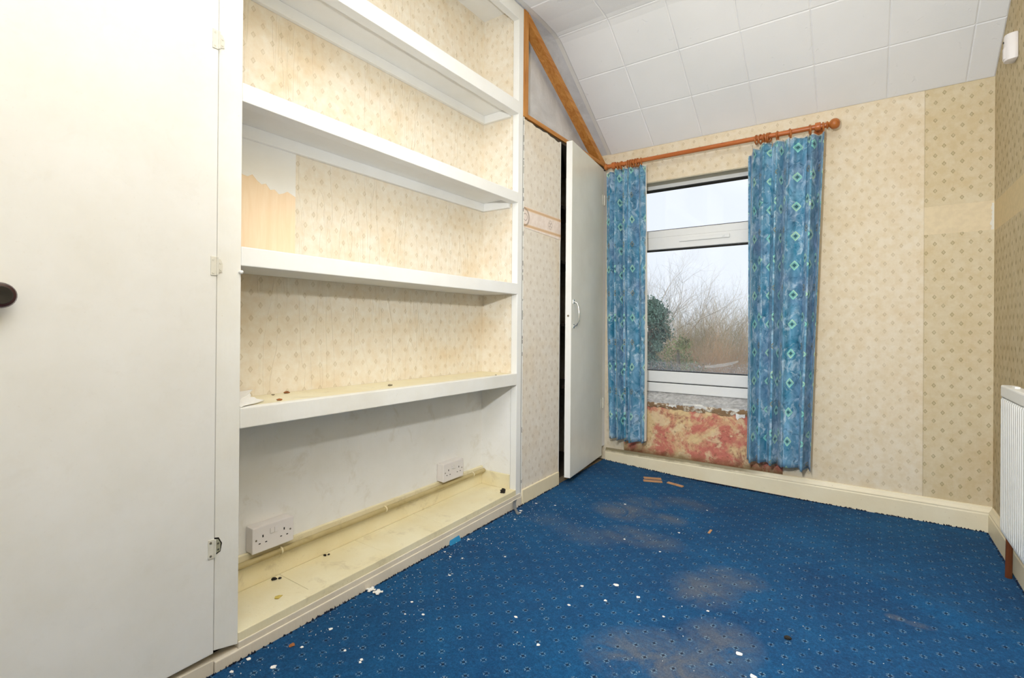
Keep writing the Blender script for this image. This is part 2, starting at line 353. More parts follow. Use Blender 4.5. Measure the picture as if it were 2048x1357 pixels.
n = NT('water_drop'); n.col((0.9, 0.94, 0.97, 1)).rough(0.05); n.b.inputs['Transmission Weight'].default_value = 0.6; n.b.inputs['IOR'].default_value = 1.33; M['drop'] = n.mat

M['bark'] = plain('grey_bark', (140, 130, 118), 0.9, var=0.2, sc=20)
M['bark_pale'] = plain('pale_bark', (232, 224, 212), 0.9, var=0.15, sc=20)
def twig(name, c1, c2):
    n = NT(name); n.col(n.mix(n.mr(n.noise(1.6, 4, 0.7), 0.38, 0.62), lin(c1), lin(c2))).rough(0.9); return n.mat
M['twig_brown'] = twig('brown_twigs', (222, 202, 166), (156, 152, 118))
M['twig_red'] = twig('reddish_twigs', (224, 184, 144), (176, 150, 122))
M['ivy'] = plain('dark_ivy_leaf', (126, 160, 142), 0.6, var=0.4, sc=4)
M['bramble'] = plain('bramble_leaf', (158, 172, 112), 0.7, var=0.35, sc=4)
M['grass'] = plain('rough_grass', (96, 100, 62), 0.95, var=0.25, sc=3)

# ---------------------------------------------------------------- mesh helpers
class MB:
    def __init__(s): s.v = []; s.f = []
    def add(s, vs, fs):
        o = len(s.v); s.v += [tuple(p) for p in vs]; s.f += [tuple(i+o for i in f) for f in fs]; return s
    def box(s, x0, x1, y0, y1, z0, z1):
        return s.hexa([(x0, y0, z0), (x1, y0, z0), (x1, y1, z0), (x0, y1, z0), (x0, y0, z1), (x1, y0, z1), (x1, y1, z1), (x0, y1, z1)])
    def hexa(s, p):
        return s.add(p, [(0, 3, 2, 1), (4, 5, 6, 7), (0, 1, 5, 4), (1, 2, 6, 5), (2, 3, 7, 6), (3, 0, 4, 7)])
    def prism(s, pts, d):
        """closed outline pts (3-D, planar) pushed along vector d"""
        k = len(pts); d = Vector(d); a = [Vector(p) for p in pts]
        return s.add(a+[p+d for p in a], [tuple(reversed(range(k))), tuple(range(k, 2*k))]+[(i, (i+1) % k, k+(i+1) % k, k+i) for i in range(k)])
    def tube(s, path, r, seg=10, caps=True):
        P = [Vector(p) for p in path]; rs = r if isinstance(r, (list, tuple)) else [r]*len(P)
        o = len(s.v); prev = None
        for i, p in enumerate(P):
            d = (P[min(i+1, len(P)-1)]-P[max(i-1, 0)]).normalized()
            if prev is None:
                x = d.orthogonal().normalized()
            else:
                x = (prev-d*prev.dot(d)); x = x.normalized() if x.length > 1e-6 else d.orthogonal().normalized()
            prev = x; y = d.cross(x)
            for j in range(seg):
                a = 2*PI*j/seg; q = p+(x*math.cos(a)+y*math.sin(a))*rs[i]; s.v.append(tuple(q))
        for i in range(len(P)-1):
            for j in range(seg):
                s.f.append((o+i*seg+j, o+i*seg+(j+1) % seg, o+(i+1)*seg+(j+1) % seg, o+(i+1)*seg+j))
        if caps:
            s.f.append(tuple(o+j for j in reversed(range(seg)))); e = o+(len(P)-1)*seg; s.f.append(tuple(e+j for j in range(seg)))
        return s
    def lathe(s, prof, org, axis, seg=20):
        """prof: list of (r, t) along axis from org"""
        axis = Vector(axis).normalized(); x = axis.orthogonal().normalized(); y = axis.cross(x); org = Vector(org); o = len(s.v)
        for (r, t) in prof:
            for j in range(seg):
                a = 2*PI*j/seg; s.v.append(tuple(org+axis*t+(x*math.cos(a)+y*math.sin(a))*max(r, 1e-4)))
        for i in range(len(prof)-1):
            for j in range(seg):
                s.f.append((o+i*seg+j, o+i*seg+(j+1) % seg, o+(i+1)*seg+(j+1) % seg, o+(i+1)*seg+j))
        s.f.append(tuple(o+j for j in reversed(range(seg)))); e = o+(len(prof)-1)*seg; s.f.append(tuple(e+j for j in range(seg)))
        return s
    def torus(s, c, axis, R, r, seg=24, ss=8):
        axis = Vector(axis).normalized(); x = axis.orthogonal().normalized(); y = axis.cross(x); c = Vector(c); o = len(s.v)
        for i in range(seg):
            a = 2*PI*i/seg; d = x*math.cos(a)+y*math.sin(a)
            for j in range(ss):
                b = 2*PI*j/ss; s.v.append(tuple(c+d*(R+r*math.cos(b))+axis*(r*math.sin(b))))
        for i in range(seg):
            for j in range(ss):
                s.f.append((o+i*ss+j, o+((i+1) % seg)*ss+j, o+((i+1) % seg)*ss+(j+1) % ss, o+i*ss+(j+1) % ss))
        return s
    def build(s, name, mat, parent=None, bevel=0.0, smooth=False, seg=2, fix=True):
        me = bpy.data.meshes.new(name); me.from_pydata(s.v, [], s.f)
        bm = bmesh.new(); bm.from_mesh(me)
        if fix: bmesh.ops.recalc_face_normals(bm, faces=bm.faces)
        if bevel > 0:
            es = [e for e in bm.edges if len(e.link_faces) == 2 and e.calc_face_angle(0) > 0.5]
            bmesh.ops.bevel(bm, geom=es, offset=bevel, segments=seg, affect='EDGES', profile=0.6, clamp_overlap=True)
        if smooth:
            for f in bm.faces: f.smooth = True
        bm.to_mesh(me); bm.free(); me.materials.append(mat)
        if smooth:
            try: me.set_sharp_from_angle(angle=0.7)
            except Exception: pass
        o = bpy.data.objects.new(name, me); COL.objects.link(o)
        if parent is not None: adopt(o, parent)
        return o

def world_off(p):
    v = Vector((0, 0, 0))
    while p is not None: v += p.location; p = p.parent
    return v
def adopt(o, parent):
    """mesh coordinates are world coordinates; cancel the parents' offsets"""
    o.parent = parent; o.location = -world_off(parent)
def thing(name, label, cat, loc, group=None):
    o = bpy.data.objects.new(name, None); COL.objects.link(o); o.location = loc; o.empty_display_size = 0.05
    return tag(o, label, cat, group)
def tag(o, label, cat, group=None, kind=None):
    o['label'] = label; o['category'] = cat
    if group: o['group'] = group
    if kind: o['kind'] = kind
    return o
def struct(o, label, cat):
    o['kind'] = 'structure'; o['label'] = label; o['category'] = cat; return o

n = NT('stained_skirting_paint'); X = n.xyz()
k = n.mr(n.noise(5, 5, 0.6), 0.35, 0.7)
col = n.mix(k, lin((242, 231, 202)), lin((235, 221, 188)))
zz = n.m('ADD', X[2], n.m('MULTIPLY', n.m('SUBTRACT', n.noise(14, 5, 0.7), 0.5), 0.022))
zz = n.m('SUBTRACT', zz, n.m('MULTIPLY', X[0], 0.0015))
mk = n.m('MULTIPLY', n.mr(zz, 0.086, 0.100, 0, 0.85), n.mr(X[0], -0.45, -0.58))
col = n.mix(mk, col, lin((112, 98, 62)))
col = n.mix(n.mr(n.noise(60, 3, 0.7), 0.68, 0.74, 0, 0.5), col, lin((176, 150, 112)))
n.col(col).rough(0.45); n.bump(n.noise(30, 5, 0.7), 0.3, 0.003); M['skirting_far'] = n.mat

# ---------------------------------------------------------------- room shape
def zfloor(x, y):
    t = min(1, max(0, (-0.70*S-x)/(0.87*S)))**1.3
    yu = y/S
    left = (-0.025+0.0225*(yu-0.84))*S
    base = -0.008*S*(1-t)+left*max(0, t)
    if y < 0.5: base += 0
    # ruck in the carpet near the radiator
    d = (x+0.15)*0.55+(y-2.48)*0.835; al = (x+0.15)*0.835-(y-2.48)*0.55
    if -0.2 < al < 0.9: base += 0.007*math.exp(-(d/0.05)**2)*math.sin(PI*(al+0.2)/1.1)
    d2 = (x-0.05)*0.45+(y-2.30)*0.9
    base += 0.004*math.exp(-(d2/0.04)**2)*math.exp(-((x-0.1)/0.35)**2)
    return base

YB = -0.85                       # wall behind the camera
HC = 2.785*S                     # flat ceiling height
ZC = 2.28*S                      # ceiling at the window wall
PROF = [(B, ZC), (2.70*S, 2.752*S), (2.665*S, 2.768*S), (2.62*S, 2.778*S), (2.50*S, HC), (YB, HC)]
ARC = [0.0]
for i in range(1, len(PROF)): ARC.append(ARC[-1]+math.hypot(PROF[i][0]-PROF[i-1][0], PROF[i][1]-PROF[i-1][1]))
def prof(s):
    s = max(0, min(ARC[-1]-1e-6, s))
    for i in range(len(PROF)-1):
        if s <= ARC[i+1]:
            t = (s-ARC[i])/(ARC[i+1]-ARC[i]); a, b = PROF[i], PROF[i+1]
            ty, tz = (b[0]-a[0]), (b[1]-a[1]); L = math.hypot(ty, tz); ny, nz = tz/L, -ty/L   # pointing: rotate
            if nz > 0: ny, nz = -ny, -nz
            return a[0]+(b[0]-a[0])*t, a[1]+(b[1]-a[1])*t, ny, nz
def ceil_z(y):
    for i in range(len(PROF)-1):
        a, b = PROF[i], PROF[i+1]
        if b[0] <= y <= a[0]: return a[1]+(b[1]-a[1])*(a[0]-y)/(a[0]-b[0])
    return ZC if y > B else HC

# floor (carpet) as a gently uneven sheet
mb = MB(); nx, ny = 70, 120; X0, X1, Y0, Y1 = -A-0.0, C, YB, B
for j in range(ny+1):
    for i in range(nx+1):
        x = X0+(X1-X0)*i/nx; y = Y0+(Y1-Y0)*j/ny; mb.v.append((x, y, zfloor(x, y)))
for j in range(ny):
    for i in range(nx):
        a = j*(nx+1)+i; mb.f.append((a, a+1, a+nx+2, a+nx+1))
floor = mb.build('floor', M['carpet'], smooth=True)
struct(floor, 'worn blue patterned carpet with grey dusty patches', 'floor')
# slab below so nothing looks hollow
sub = MB().box(-A-0.70, C+0.1, YB-0.1, B+0.02, -0.16, -0.045).build('floor_slab', M['dark'], floor)

# far (window) wall round the opening
WX0, WX1 = -1.42*S, -0.40*S          # window opening
WZ0, WZ1 = 0.50*S, 2.030*S
YF = B+0.095*S                       # face of the window frame
TW = 0.27
mb = MB()
mb.box(-A-0.70, WX0, B, B+TW, -0.16, 2.9); mb.box(WX1, C+0.12, B, B+TW, -0.16, 2.9)
mb.box(WX0, WX1, B, B+TW, WZ1, 2.9)
wall_far = mb.build('wall_far', M['paper_far']); struct(wall_far, 'papered window wall with small diamonds and a pulled-off border strip', 'wall')
# stripped wall below the window, uneven surface
mb = MB(); gx, gz = 60, 30; rnd = random.Random(3)
for j in range(gz+1):
    for i in range(gx+1):
        x = WX0+(WX1-WX0)*i/gx; z = -0.04+(WZ0+0.006-(-0.04))*j/gz
        mb.v.append((x, B+0.001+rnd.uniform(0, 0.003)+(0.004 if z < 0.42 else 0), z))
for j in range(gz):
    for i in range(gx):
        a = j*(gx+1)+i; mb.f.append((a, a+1, a+gx+2, a+gx+1))
o = len(mb.v)
mb.hexa([(WX0, B+0.012, -0.04), (WX1, B+0.012, -0.04), (WX1, B+TW, -0.04), (WX0, B+TW, -0.04), (WX0, B+0.012, WZ0-0.004), (WX1, B+0.012, WZ0-0.004), (WX1, B+TW, WZ0), (WX0, B+TW, WZ0)])
sp_ = mb.build('stripped_plaster', M['stripped'], wall_far, fix=False); sp_['label'] = 'stripped red and ochre plaster below the window'
# rough mortar ledge where the sill is missing
mb = MB(); gx, gy = 60, 8; rnd = random.Random(5)
for j in range(gy+1):
    for i in range(gx+1):
        t = j/gy; x = WX0+(WX1-WX0)*i/gx
        mb.v.append((x, B+0.002+(YF+0.02-B)*t, WZ0+0.05*S*t+rnd.uniform(-0.003, 0.004)))
for j in range(gy):
    for i in range(gx):
        a = j*(gx+1)+i; mb.f.append((a, a+1, a+gx+2, a+gx+1))
mb.build('sill_mortar', M['mortar'], wall_far, fix=False)
# loose curling tongues of old paper along the stripped edge
rnd = random.Random(8)
for (x, z, w, h) in [(-0.62, 0.425, 0.05, 0.035), (-0.70, 0.455, 0.10, 0.018), (-0.86, 0.452, 0.07, 0.02), (-1.02, 0.445, 0.05, 0.02), (-0.93, 0.46, 0.12, 0.014)]:
    p = []
    k = 7
    for q in range(k): p.append((x+w*q/(k-1), B-0.002-0.006*rnd.random(), z+rnd.uniform(0, 0.006)))
    for q in reversed(range(k)): p.append((x+w*q/(k-1), B-0.001, z-h*(0.4+0.6*rnd.random())))
    MB().prism(p, (0, 0.0015, 0)).build('peeling_flake', M['flake'], wall_far)
# papered reveal lining of head/sides is plain plaster
mb = MB(); mb.box(WX0-0.004, WX0+0.004, B+0.004, YF+0.03, WZ0, WZ1); mb.box(WX1-0.004, WX1+0.004, B+0.004, YF+0.03, WZ0, WZ1)
mb.box(WX0, WX1, B+0.004, YF+0.03, WZ1-0.005, WZ1+0.003)
mb.build('window_reveal', paint('reveal_paint', (206, 198, 178), (196, 188, 166), 0.7, bump=0.3), wall_far)

# right wall, back wall, left walls
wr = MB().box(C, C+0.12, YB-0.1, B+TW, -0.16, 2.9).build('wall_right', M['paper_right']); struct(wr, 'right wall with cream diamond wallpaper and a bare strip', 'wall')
wb = MB().box(-A-0.7, C+0.12, YB-0.12, YB, -0.16, 2.9).build('wall_back', M['ceil_white']); struct(wb, 'white wall behind the camera', 'wall')
ND = 0.245*S                        # depth of the shelf recess
XB = -A-ND
Y1N, Y2N = 0.7862*S, 2.288*S        # inner edges of the recess
# chimney breast behind the recess (brick mass, painted)
mb = MB(); mb.box(XB-0.25, XB-0.004, 0.70*S, 2.36*S, -0.16, 2.9)
wl = mb.build('wall_left', M['plaster']); struct(wl, 'chimney breast behind the fitted shelves', 'wall')
# plaster above the corner cupboard
pts = [(-A-0.095, 2.30*S, 2.19*S)]
for q in [(B, 2.19*S), (B, ZC)]: pts.append((-A-0.095, q[0], q[1]))
for (y, z) in PROF[1:5]: pts.append((-A-0.095, y, z))
pts.append((-A-0.095, 2.30*S, HC))
MB().prism(pts, (-0.05, 0, 0)).build('gable_plaster', M['plaster'], wl)

# ceiling: plaster sheet and foam tiles
def ceil_sheet(x0, x1, off, name, mat, parent=None, thick=0.03):
    mb = MB(); k = len(PROF)
    for (y, z) in PROF: mb.v += [(x0, y, z+off), (x1, y, z+off), (x0, y, z+off+thick), (x1, y, z+off+thick)]
    for i in range(k-1):
        a = i*4; b = a+4
        mb.f += [(a, a+1, b+1, b), (a+2, b+2, b+3, a+3), (a, b, b+2, a+2), (a+1, a+3, b+3, b+1)]
    return mb.build(name, mat, parent)
ceil = ceil_sheet(-A+0.008, C+0.02, 0.0035, 'ceiling', M['ceil_white']); struct(ceil, 'ceiling sloping to the window wall, covered in white foam tiles', 'ceiling')
ceil_sheet(-A-0.70, -A+0.008, 0.0035, 'bare_plaster', M['plaster'], ceil)
ceil_sheet(-A+0.008, -1.535*S, 0.001, 'painted_edge', M['ceil_white'], ceil, 0.003)
TX, TS = 0.327*S, 0.312*S
xs = [-1.535*S]+[-1.2122*S+TX*k for k in range(0, 6)]+[C]
xs = [x for x in xs if x < C-0.005]+[C]
rnd = random.Random(2)
def tile_mesh(x0, x1, s0, s1):
    g = 0.0001; e = 0.0050; t = 0.0032
    x0 += g; x1 -= g; s0 += g; s1 -= g
    ss = [s0, s0+e]+[q for q in ARC if s0+e < q < s1-e]+[s1-e, s1]
    mb = MB()
    for i, q in enumerate(ss):
        y, z, ny_, nz_ = prof(q); edge = i in (0, len(ss)-1)
        for (xx, dn) in ((x0, 0), (x0+e, t), (x1-e, t), (x1, 0)):
            d = 0 if edge else dn
            mb.v.append((xx, y+ny_*d, z+nz_*d))
    for i in range(len(ss)-1):
        for j in range(3):
            a = i*4+j; mb.f.append((a, a+1, a+5, a+4))
    return mb
row = 0; s0 = 0.0
while s0 < ARC[-1]-0.02:
    s1 = min(ARC[-1], s0+TS)
    for k in range(len(xs)-1):
        tile_mesh(xs[k], xs[k+1], s0, s1).build('foam_tile', M['tile'], ceil, fix=True)
    s0 = s1
# tiles: make sure faces look downwards
# skirting boards
def skirting(name, pa, pb, out, h0, h1, thick, mat, label):
    """moulded board between pa and pb (x,y,zbottom); out = unit vector into the room"""
    pa, pb = Vector(pa), Vector(pb); o = Vector(out)
    pr = [(0, 0), (thick, 0), (thick, 0.70), (thick*0.86, 0.74), (thick*0.9, 0.80), (thick*0.55, 0.90), (thick*0.35, 0.985), (0, 1.0)]
    mb = MB()
    for p, h in ((pa, h0), (pb, h1)):
        for (d, q) in pr: mb.v.append(tuple(p+o*d+Vector((0, 0, h*q))))
    k = len(pr)
    for i in range(k): mb.f.append((i, (i+1) % k, k+(i+1) % k, k+i))
    mb.f.append(tuple(range(k))); mb.f.append(tuple(reversed(range(k, 2*k))))
    ob = mb.build(name, mat); struct(ob, label, 'baseboard'); return ob
skirting('baseboard_far', (-A+0.012, B, 0.012), (C-0.002, B, -0.014), (0, -1, 0), 0.100, 0.125, 0.018, M['skirting_far'], 'cream skirting board below the window wall')
skirting('baseboard_right', (C, YB+0.02, -0.014), (C, B-0.02, -0.014), (-1, 0, 0), 0.125, 0.125, 0.018, M['skirting'], 'cream skirting board along the right wall')

rnd = random.Random(12); mb = MB()
def fray(x, y, nx_, ny_):
    z = zfloor(x, y); o = len(mb.v); L = rnd.uniform(0.003, 0.009); w = rnd.uniform(0.002, 0.006); t = rnd.uniform(-0.004, 0.004)
    mb.v.extend([(x-ny_*w, y-nx_*w, z), (x+ny_*w, y+nx_*w, z), (x+nx_*t-ny_*t, y+ny_*t, z+L), (x-nx_*0.004, y-ny_*0.004, z+0.001)])
    mb.f.extend([(o, o+1, o+2), (o, o+2, o+3), (o+1, o+3, o+2)])
for i in range(420): fray(rnd.uniform(-A+0.02, C-0.03), B-0.020-abs(rnd.gauss(0, .002)), 0, 1)
for i in range(420): fray(-A+0.010+abs(rnd.gauss(0, .003)), rnd.uniform(0.55, 2.74*S), 1, 0)
for i in range(160): fray(C-0.020-abs(rnd.gauss(0, .002)), rnd.uniform(1.8, B-0.03), 1, 0)
fr = mb.build('frayed_edge', plain('dark_carpet_fray', (10, 30, 58), 0.95, var=0.3), floor, fix=False); fr['kind'] = 'stuff'
rnd = random.Random(6); p = [(C-0.0012, B-0.0012, 1.405)]
for i in range(15): p.append((C-0.004-0.009*rnd.random()-(0.010 if i in (3, 4) else 0), B-0.0012, 1.405+0.125*i/14))
p.append((C-0.0012, B-0.0012, 1.53))
MB().prism(p, (0, 0.001, 0)).build('torn_paper_edge', M['lining'], wall_far)

# ---------------------------------------------------------------- window
win = thing('window_1', 'white plastic window with top light and misted lower pane', 'window', ((WX0+WX1)/2, YF, WZ0+0.05)); win['kind'] = 'structure'
def uz(z): return (1+(z-1)*1.0)*S
ZG0, ZT0, ZT1, ZG1 = 0.704*S, 1.561*S, 1.704*S, 1.993*S
ZF0, ZF1 = 0.549*S, 2.035*S
FD = 0.06
mb = MB(); fwid = 0.055
MB().box(WX0, WX0+fwid, YF, YF+FD, ZF0, ZF1).build('frame_side', M['upvc'], win, bevel=0.004)
MB().box(WX1-fwid, WX1, YF, YF+FD, ZF0, ZF1).build('frame_side', M['upvc'], win, bevel=0.004)
MB().box(WX0+fwid, WX1-fwid, YF, YF+FD, ZG1+0.006, ZF1).build('frame_head', M['upvc'], win, bevel=0.004)
MB().box(WX0+fwid, WX1-fwid, YF, YF+FD, ZF0, 0.614*S).build('frame_bottom', M['upvc'], win, bevel=0.005)
MB().box(WX0+fwid, WX1-fwid, YF+0.001, YF+FD, 0.620*S, ZG0-0.005).build('sash_bottom', M['upvc'], win, bevel=0.006)
MB().box(WX0+fwid, WX1-fwid, YF+0.012, YF+FD, 0.612*S, 0.622*S).build('seal', M['gasket'], win)
tr_ = MB().box(WX0+fwid, WX1-fwid, YF-0.002, YF+FD, ZT0+0.004, ZT1-0.003).build('transom', M['upvc'], win, bevel=0.006)
tv = MB().box(-0.985, -0.678, YF-0.013, YF-0.002, 1.4955, 1.5185).build('trickle_vent', M['upvc'], tr_, bevel=0.003)
MB().box(-0.72, -0.708, YF-0.018, YF-0.002, 1.5015, 1.5125).build('vent_slider', M['upvc'], tr_, bevel=0.002)
MB().box(WX0+fwid, WX1-fwid, YF-0.0022, YF+0.02, 1.535, 1.5362).build('transom_groove', plain('joint_grey', (190, 190, 186), 0.6), tr_)
for (z0, z1) in ((ZG0-0.006, ZG0), (ZT0-0.002, ZT0+0.005), (ZT1-0.004, ZT1+0.001), (ZG1, ZG1+0.006)):
    MB().box(WX0+fwid, WX1-fwid, YF+0.006, YF+FD-0.004, z0, z1).build('gasket', M['gasket'], win)
gl = []
for (z0, z1, nm) in ((ZG0-0.004, ZT0+0.004, 'lower_pane'), (ZT1-0.003, ZG1+0.006, 'upper_pane')):
    mb = MB(); y = YF+0.030
    mb.add([(WX0+fwid-0.003, y, z0), (WX1-fwid+0.003, y, z0), (WX1-fwid+0.003, y, z1), (WX0+fwid-0.003, y, z1)], [(0, 1, 2, 3)])
    gl.append(mb.build(nm, M['glass'], win, fix=False))
mb = MB(); y = YF+0.0285
mb.add([(WX0+fwid, y, ZG0), (WX1-fwid, y, ZG0), (WX1-fwid, y, ZT0), (WX0+fwid, y, ZT0)], [(0, 1, 2, 3)])
mi = mb.build('condensation', M['mist'], win, fix=False)
# droplets standing on the lower pane
rnd = random.Random(21); mb = MB()
for i in range(900):
    x = rnd.uniform(WX0+fwid, WX1-fwid); z = ZG0+(abs(rnd.gauss(0, 0.22)) if rnd.random() < 0.6 else rnd.uniform(0, 0.06))
    if z > 1.25: continue
    if -1.0 < x < -0.80 and z > 0.72 and rnd.random() < 0.6: continue
    r = rnd.uniform(0.0008, 0.0021); st = 2.2 if z < 0.72 else 1.1; o = len(mb.v)
    mb.v += [(x-r, y, z), (x, y, z-r*st), (x+r, y, z), (x, y, z+r*st), (x, y-r*0.7, z)]
    mb.f += [(o, o+1, o+4), (o+1, o+2, o+4), (o+2, o+3, o+4), (o+3, o, o+4)]
dr = mb.build('water_droplets', M['drop'], win, fix=False); dr['kind'] = 'stuff'
# finger-wiped smear low on the pane
mb = MB(); path = []
for i in range(14):
    t = i/13; path.append((-0.83+0.20*t, y-0.0005, 0.690+0.012*t+0.030*t*t))
for i, p in enumerate(path):
    h = 0.006+0.004*math.sin(PI*i/13); mb.v += [(p[0], p[1], p[2]-h), (p[0], p[1], p[2]+h)]
for i in range(13): mb.f.append((2*i, 2*i+2, 2*i+3, 2*i+1))
n = NT('smeared_water'); tr = n.node('ShaderNodeBsdfTransparent'); n.col((0.82, 0.86, 0.88, 1)).rough(0.4)
mx = n.node('ShaderNodeMixShader'); mx.inputs[0].default_value = 0.28; n.t.links.new(tr.outputs[0], mx.inputs[1]); n.t.links.new(n.b.outputs[0], mx.inputs[2]); n.t.links.new(mx.outputs[0], n.out.inputs[0])
mb.build('wiped_smear', n.mat, mi, fix=False)

# ---------------------------------------------------------------- fitted shelves
bk = thing('fitted_bookcase', 'white painted alcove bookcase with four shelves, papered inside', 'bookcase', (-A, (Y1N+Y2N)/2, 0.0))
ST = 0.0385                       # face thickness offset: timbers stand just behind the face plane
def zl(y, za, zb):                # straight line over the recess, used for the sagging base
    return za+(zb-za)*(y-0.79*S)/((2.21-0.79)*S)
def zn(y): return zl(y, 0.054*S, 0.0984*S)          # recess floor height
# stiles
MB().hexa([(-A-0.05, 0.716*S, zfloor(-A, 0.67)+0.06), (-A, 0.716*S, zfloor(-A, 0.67)+0.06), (-A, Y1N, zn(Y1N)-0.03), (-A-0.05, Y1N, zn(Y1N)-0.03),
           (-A-0.05, 0.716*S, HC), (-A, 0.716*S, HC), (-A, Y1N, HC), (-A-0.05, Y1N, HC)]).build('stile', M['chipped_white'], bk, bevel=0.002)
MB().hexa([(-A-0.036, Y2N, 0.03), (-A, Y2N, 0.03), (-A, 2.333*S, 0.03), (-A-0.036, 2.333*S, 0.03),
           (-A-0.036, Y2N, HC), (-A, Y2N, HC), (-A, 2.333*S, HC), (-A-0.036, 2.333*S, HC)]).build('stile', M['gloss_white'], bk, bevel=0.002)
MB().box(-A-0.036, -A, Y1N, Y2N, 2.706*S, HC).build('top_rail', M['gloss_white'], bk, bevel=0.002)
MB().box(XB, -A-0.037, Y1N-0.03, Y2N+0.01, HC-0.012, HC-0.001).build('top_panel', M['gloss_white'], bk)
# papered and painted back, sides
ZDB = 0.690*S
bp_ = MB().box(XB-0.004, XB, Y1N-0.04, Y2N+0.006, ZDB, HC-0.012).build('back_panel', M['paper_niche'], bk)
MB().box(XB-0.004, XB, Y1N-0.04, Y2N+0.006, 0.03, ZDB).build('lower_back_panel', M['niche_white'], bk)
MB().box(XB, -A-0.037, Y2N, Y2N+0.006, ZDB, HC-0.012).build('side_panel', M['paper_niche_side'], bk)
MB().box(XB, -A-0.037, Y2N, Y2N+0.006, 0.03, ZDB).build('lower_side_panel', M['niche_white'], bk)
MB().box(XB, -A-0.051, Y1N-0.046, Y1N-0.04, ZDB, HC-0.012).build('side_panel', M['paper_niche_side'], bk)
MB().box(XB, -A-0.051, Y1N-0.046, Y1N-0.04, 0.03, ZDB).build('lower_side_panel', M['niche_white'], bk)
# torn patch: bare board below, white paint left above with a ragged lower edge
tp = MB().box(XB, XB+0.0008, Y1N-0.04, 1.036, 1.150, 1.56).build('bare_board', M['ply'], bp_); tp['label'] = 'bare pale board where wallpaper was torn away'
zz = [1.425, 1.44, 1.452, 1.470, 1.462, 1.452, 1.455, 1.447, 1.432, 1.441, 1.430, 1.428, 1.438, 1.422, 1.412, 1.418, 1.400, 1.405, 1.392, 1.398, 1.408, 1.402, 1.395]
y0 = Y1N-0.04; pts = [(XB+0.0008, y0+(1.036-y0)*i/(len(zz)-1), z) for i, z in enumerate(zz)]+[(XB+0.0008, 1.036, 1.57), (XB+0.0008, y0, 1.57)]
tw = MB().prism(pts, (0.0009, 0, 0)).build('white_paint_patch', M['gloss_white'], bp_); tw['label'] = 'white painted patch with a torn ragged lower edge'
# shelves: board + deeper front lipping + battens
def shelf(zt, zb, batten, mat, name='shelf'):
    bt = 0.020 if batten else (zt-zb)
    s_ = MB().box(XB+0.001, -A-(0.045 if batten else 0.03), Y1N-0.038, Y2N-0.001, zt-(0.034 if batten else bt-0.001), zt-0.0006).build(name, mat, bk, bevel=0.0015)
    MB().box(-A-(0.046 if batten else 0.031), -A+0.0015, Y1N, Y2N, zb, zt).build('lipping', M['chipped_white'] if name == 'shelf' and zt < 0.8 else M['gloss_white'], s_, bevel=0.003)
    if batten:
        z1 = zt-0.034; z0 = z1-0.042
        MB().box(XB+0.001, XB+0.019, Y1N-0.038, Y2N-0.001, z0, z1).build('batten', M['gloss_white'], s_, bevel=0.002)
        MB().box(XB+0.019, -A-0.046, Y2N-0.019, Y2N-0.001, z0, z1).build('batten', M['gloss_white'], s_, bevel=0.002)
    return s_
shelf(2.2522*S, 2.1819*S, True, M['gloss_white'])
shelf(1.7473*S, 1.690*S, True, M['gloss_white'])
shelf(1.2429*S, 1.1837*S, False, M['gloss_white'])
shelf(0.7452*S, 0.682*S, False, M['cream'])
# recess floor and the base boards below it
def strip(x0, x1, ya, yb, fa, fb, name, mat, parent, bevel=0.0015):
    """bar along y whose bottom/top heights are (fa(y), fb(y))"""
    return MB().hexa([(x0, ya, fa(ya)), (x1, ya, fa(ya)), (x1, yb, fa(yb)), (x0, yb, fa(yb)), (x0, ya, fb(ya)), (x1, ya, fb(ya)), (x1, yb, fb(yb)), (x0, yb, fb(yb))]).build(name, mat, parent, bevel=bevel)
YA, YE = Y1N-0.038, Y2N-0.0005
# recess floor: pieces of board butted together
cuts = [YA, 0.98, 1.30, 1.62, YE]
for i in range(len(cuts)-1):
    strip(XB+0.001, -A-0.0005, cuts[i]+0.0006, cuts[i+1]-0.0006, lambda y: zn(y)-0.018, lambda y: zn(y), 'base_shelf_board', M['cream'], bk, 0.001)
strip(-A-0.04, -A+0.001, Y1N+0.0005, Y2N, lambda y: zn(y)-0.028, lambda y: zn(y)+0.0015, 'base_lip', M['cream'], bk, 0.002)
zfl = lambda y: zfloor(-A, y)-0.004
strip(-A-0.04, -A+0.004, Y1N, 2.333*S, lambda y: zn(y)-0.047, lambda y: zn(y)-0.024, 'base_moulding', M['beige'], bk, 0.003)
strip(-A-0.04, -A+0.008, 0.716*S, 2.333*S, zfl, lambda y: zn(y)-0.043, 'plinth', M['beige'], bk, 0.003)
# little skirting and conduit inside the recess
skz0 = lambda y: zn(y)+0.0; skz1 = lambda y: 0.1705+(0.1898-0.1735)*(y-0.845)/(2.109-0.845)
strip(XB, XB+0.014, YA, YE, skz0, skz1, 'back_skirting', M['cream'], bk, 0.003)
strip(XB+0.014, -A-0.037, YE-0.010, YE, lambda y: zn(y), lambda y: zn(y)+0.075, 'side_skirting', M['cream'], bk, 0.002)
M['cream_pipe'] = paint('cream_pipe_paint', (190, 174, 128), (172, 154, 106), 0.45, bump=0.2, dirt=((110, 96, 60), 0.5))
pz = lambda y: 0.1456+(0.1677-0.1456)*(y-0.838)/(2.088-0.838)
cd = thing('pipe_run', 'cream painted pipe clipped along the skirting inside the recess', 'pipe', (XB+0.03, 1.45, 0.14))
MB().tube([(XB+0.0300, YA+0.003, pz(YA)), (XB+0.0300, YE-0.012, pz(YE))], 0.0105, 14).build('pipe', M['cream_pipe'], cd, smooth=True)
for y in (0.975, 1.44, 2.02):
    MB().torus((XB+0.0300, y, pz(y)), (0, 1, 0), 0.0115, 0.0028, 18, 6).build('pipe_clip', M['cream'], cd, smooth=True)
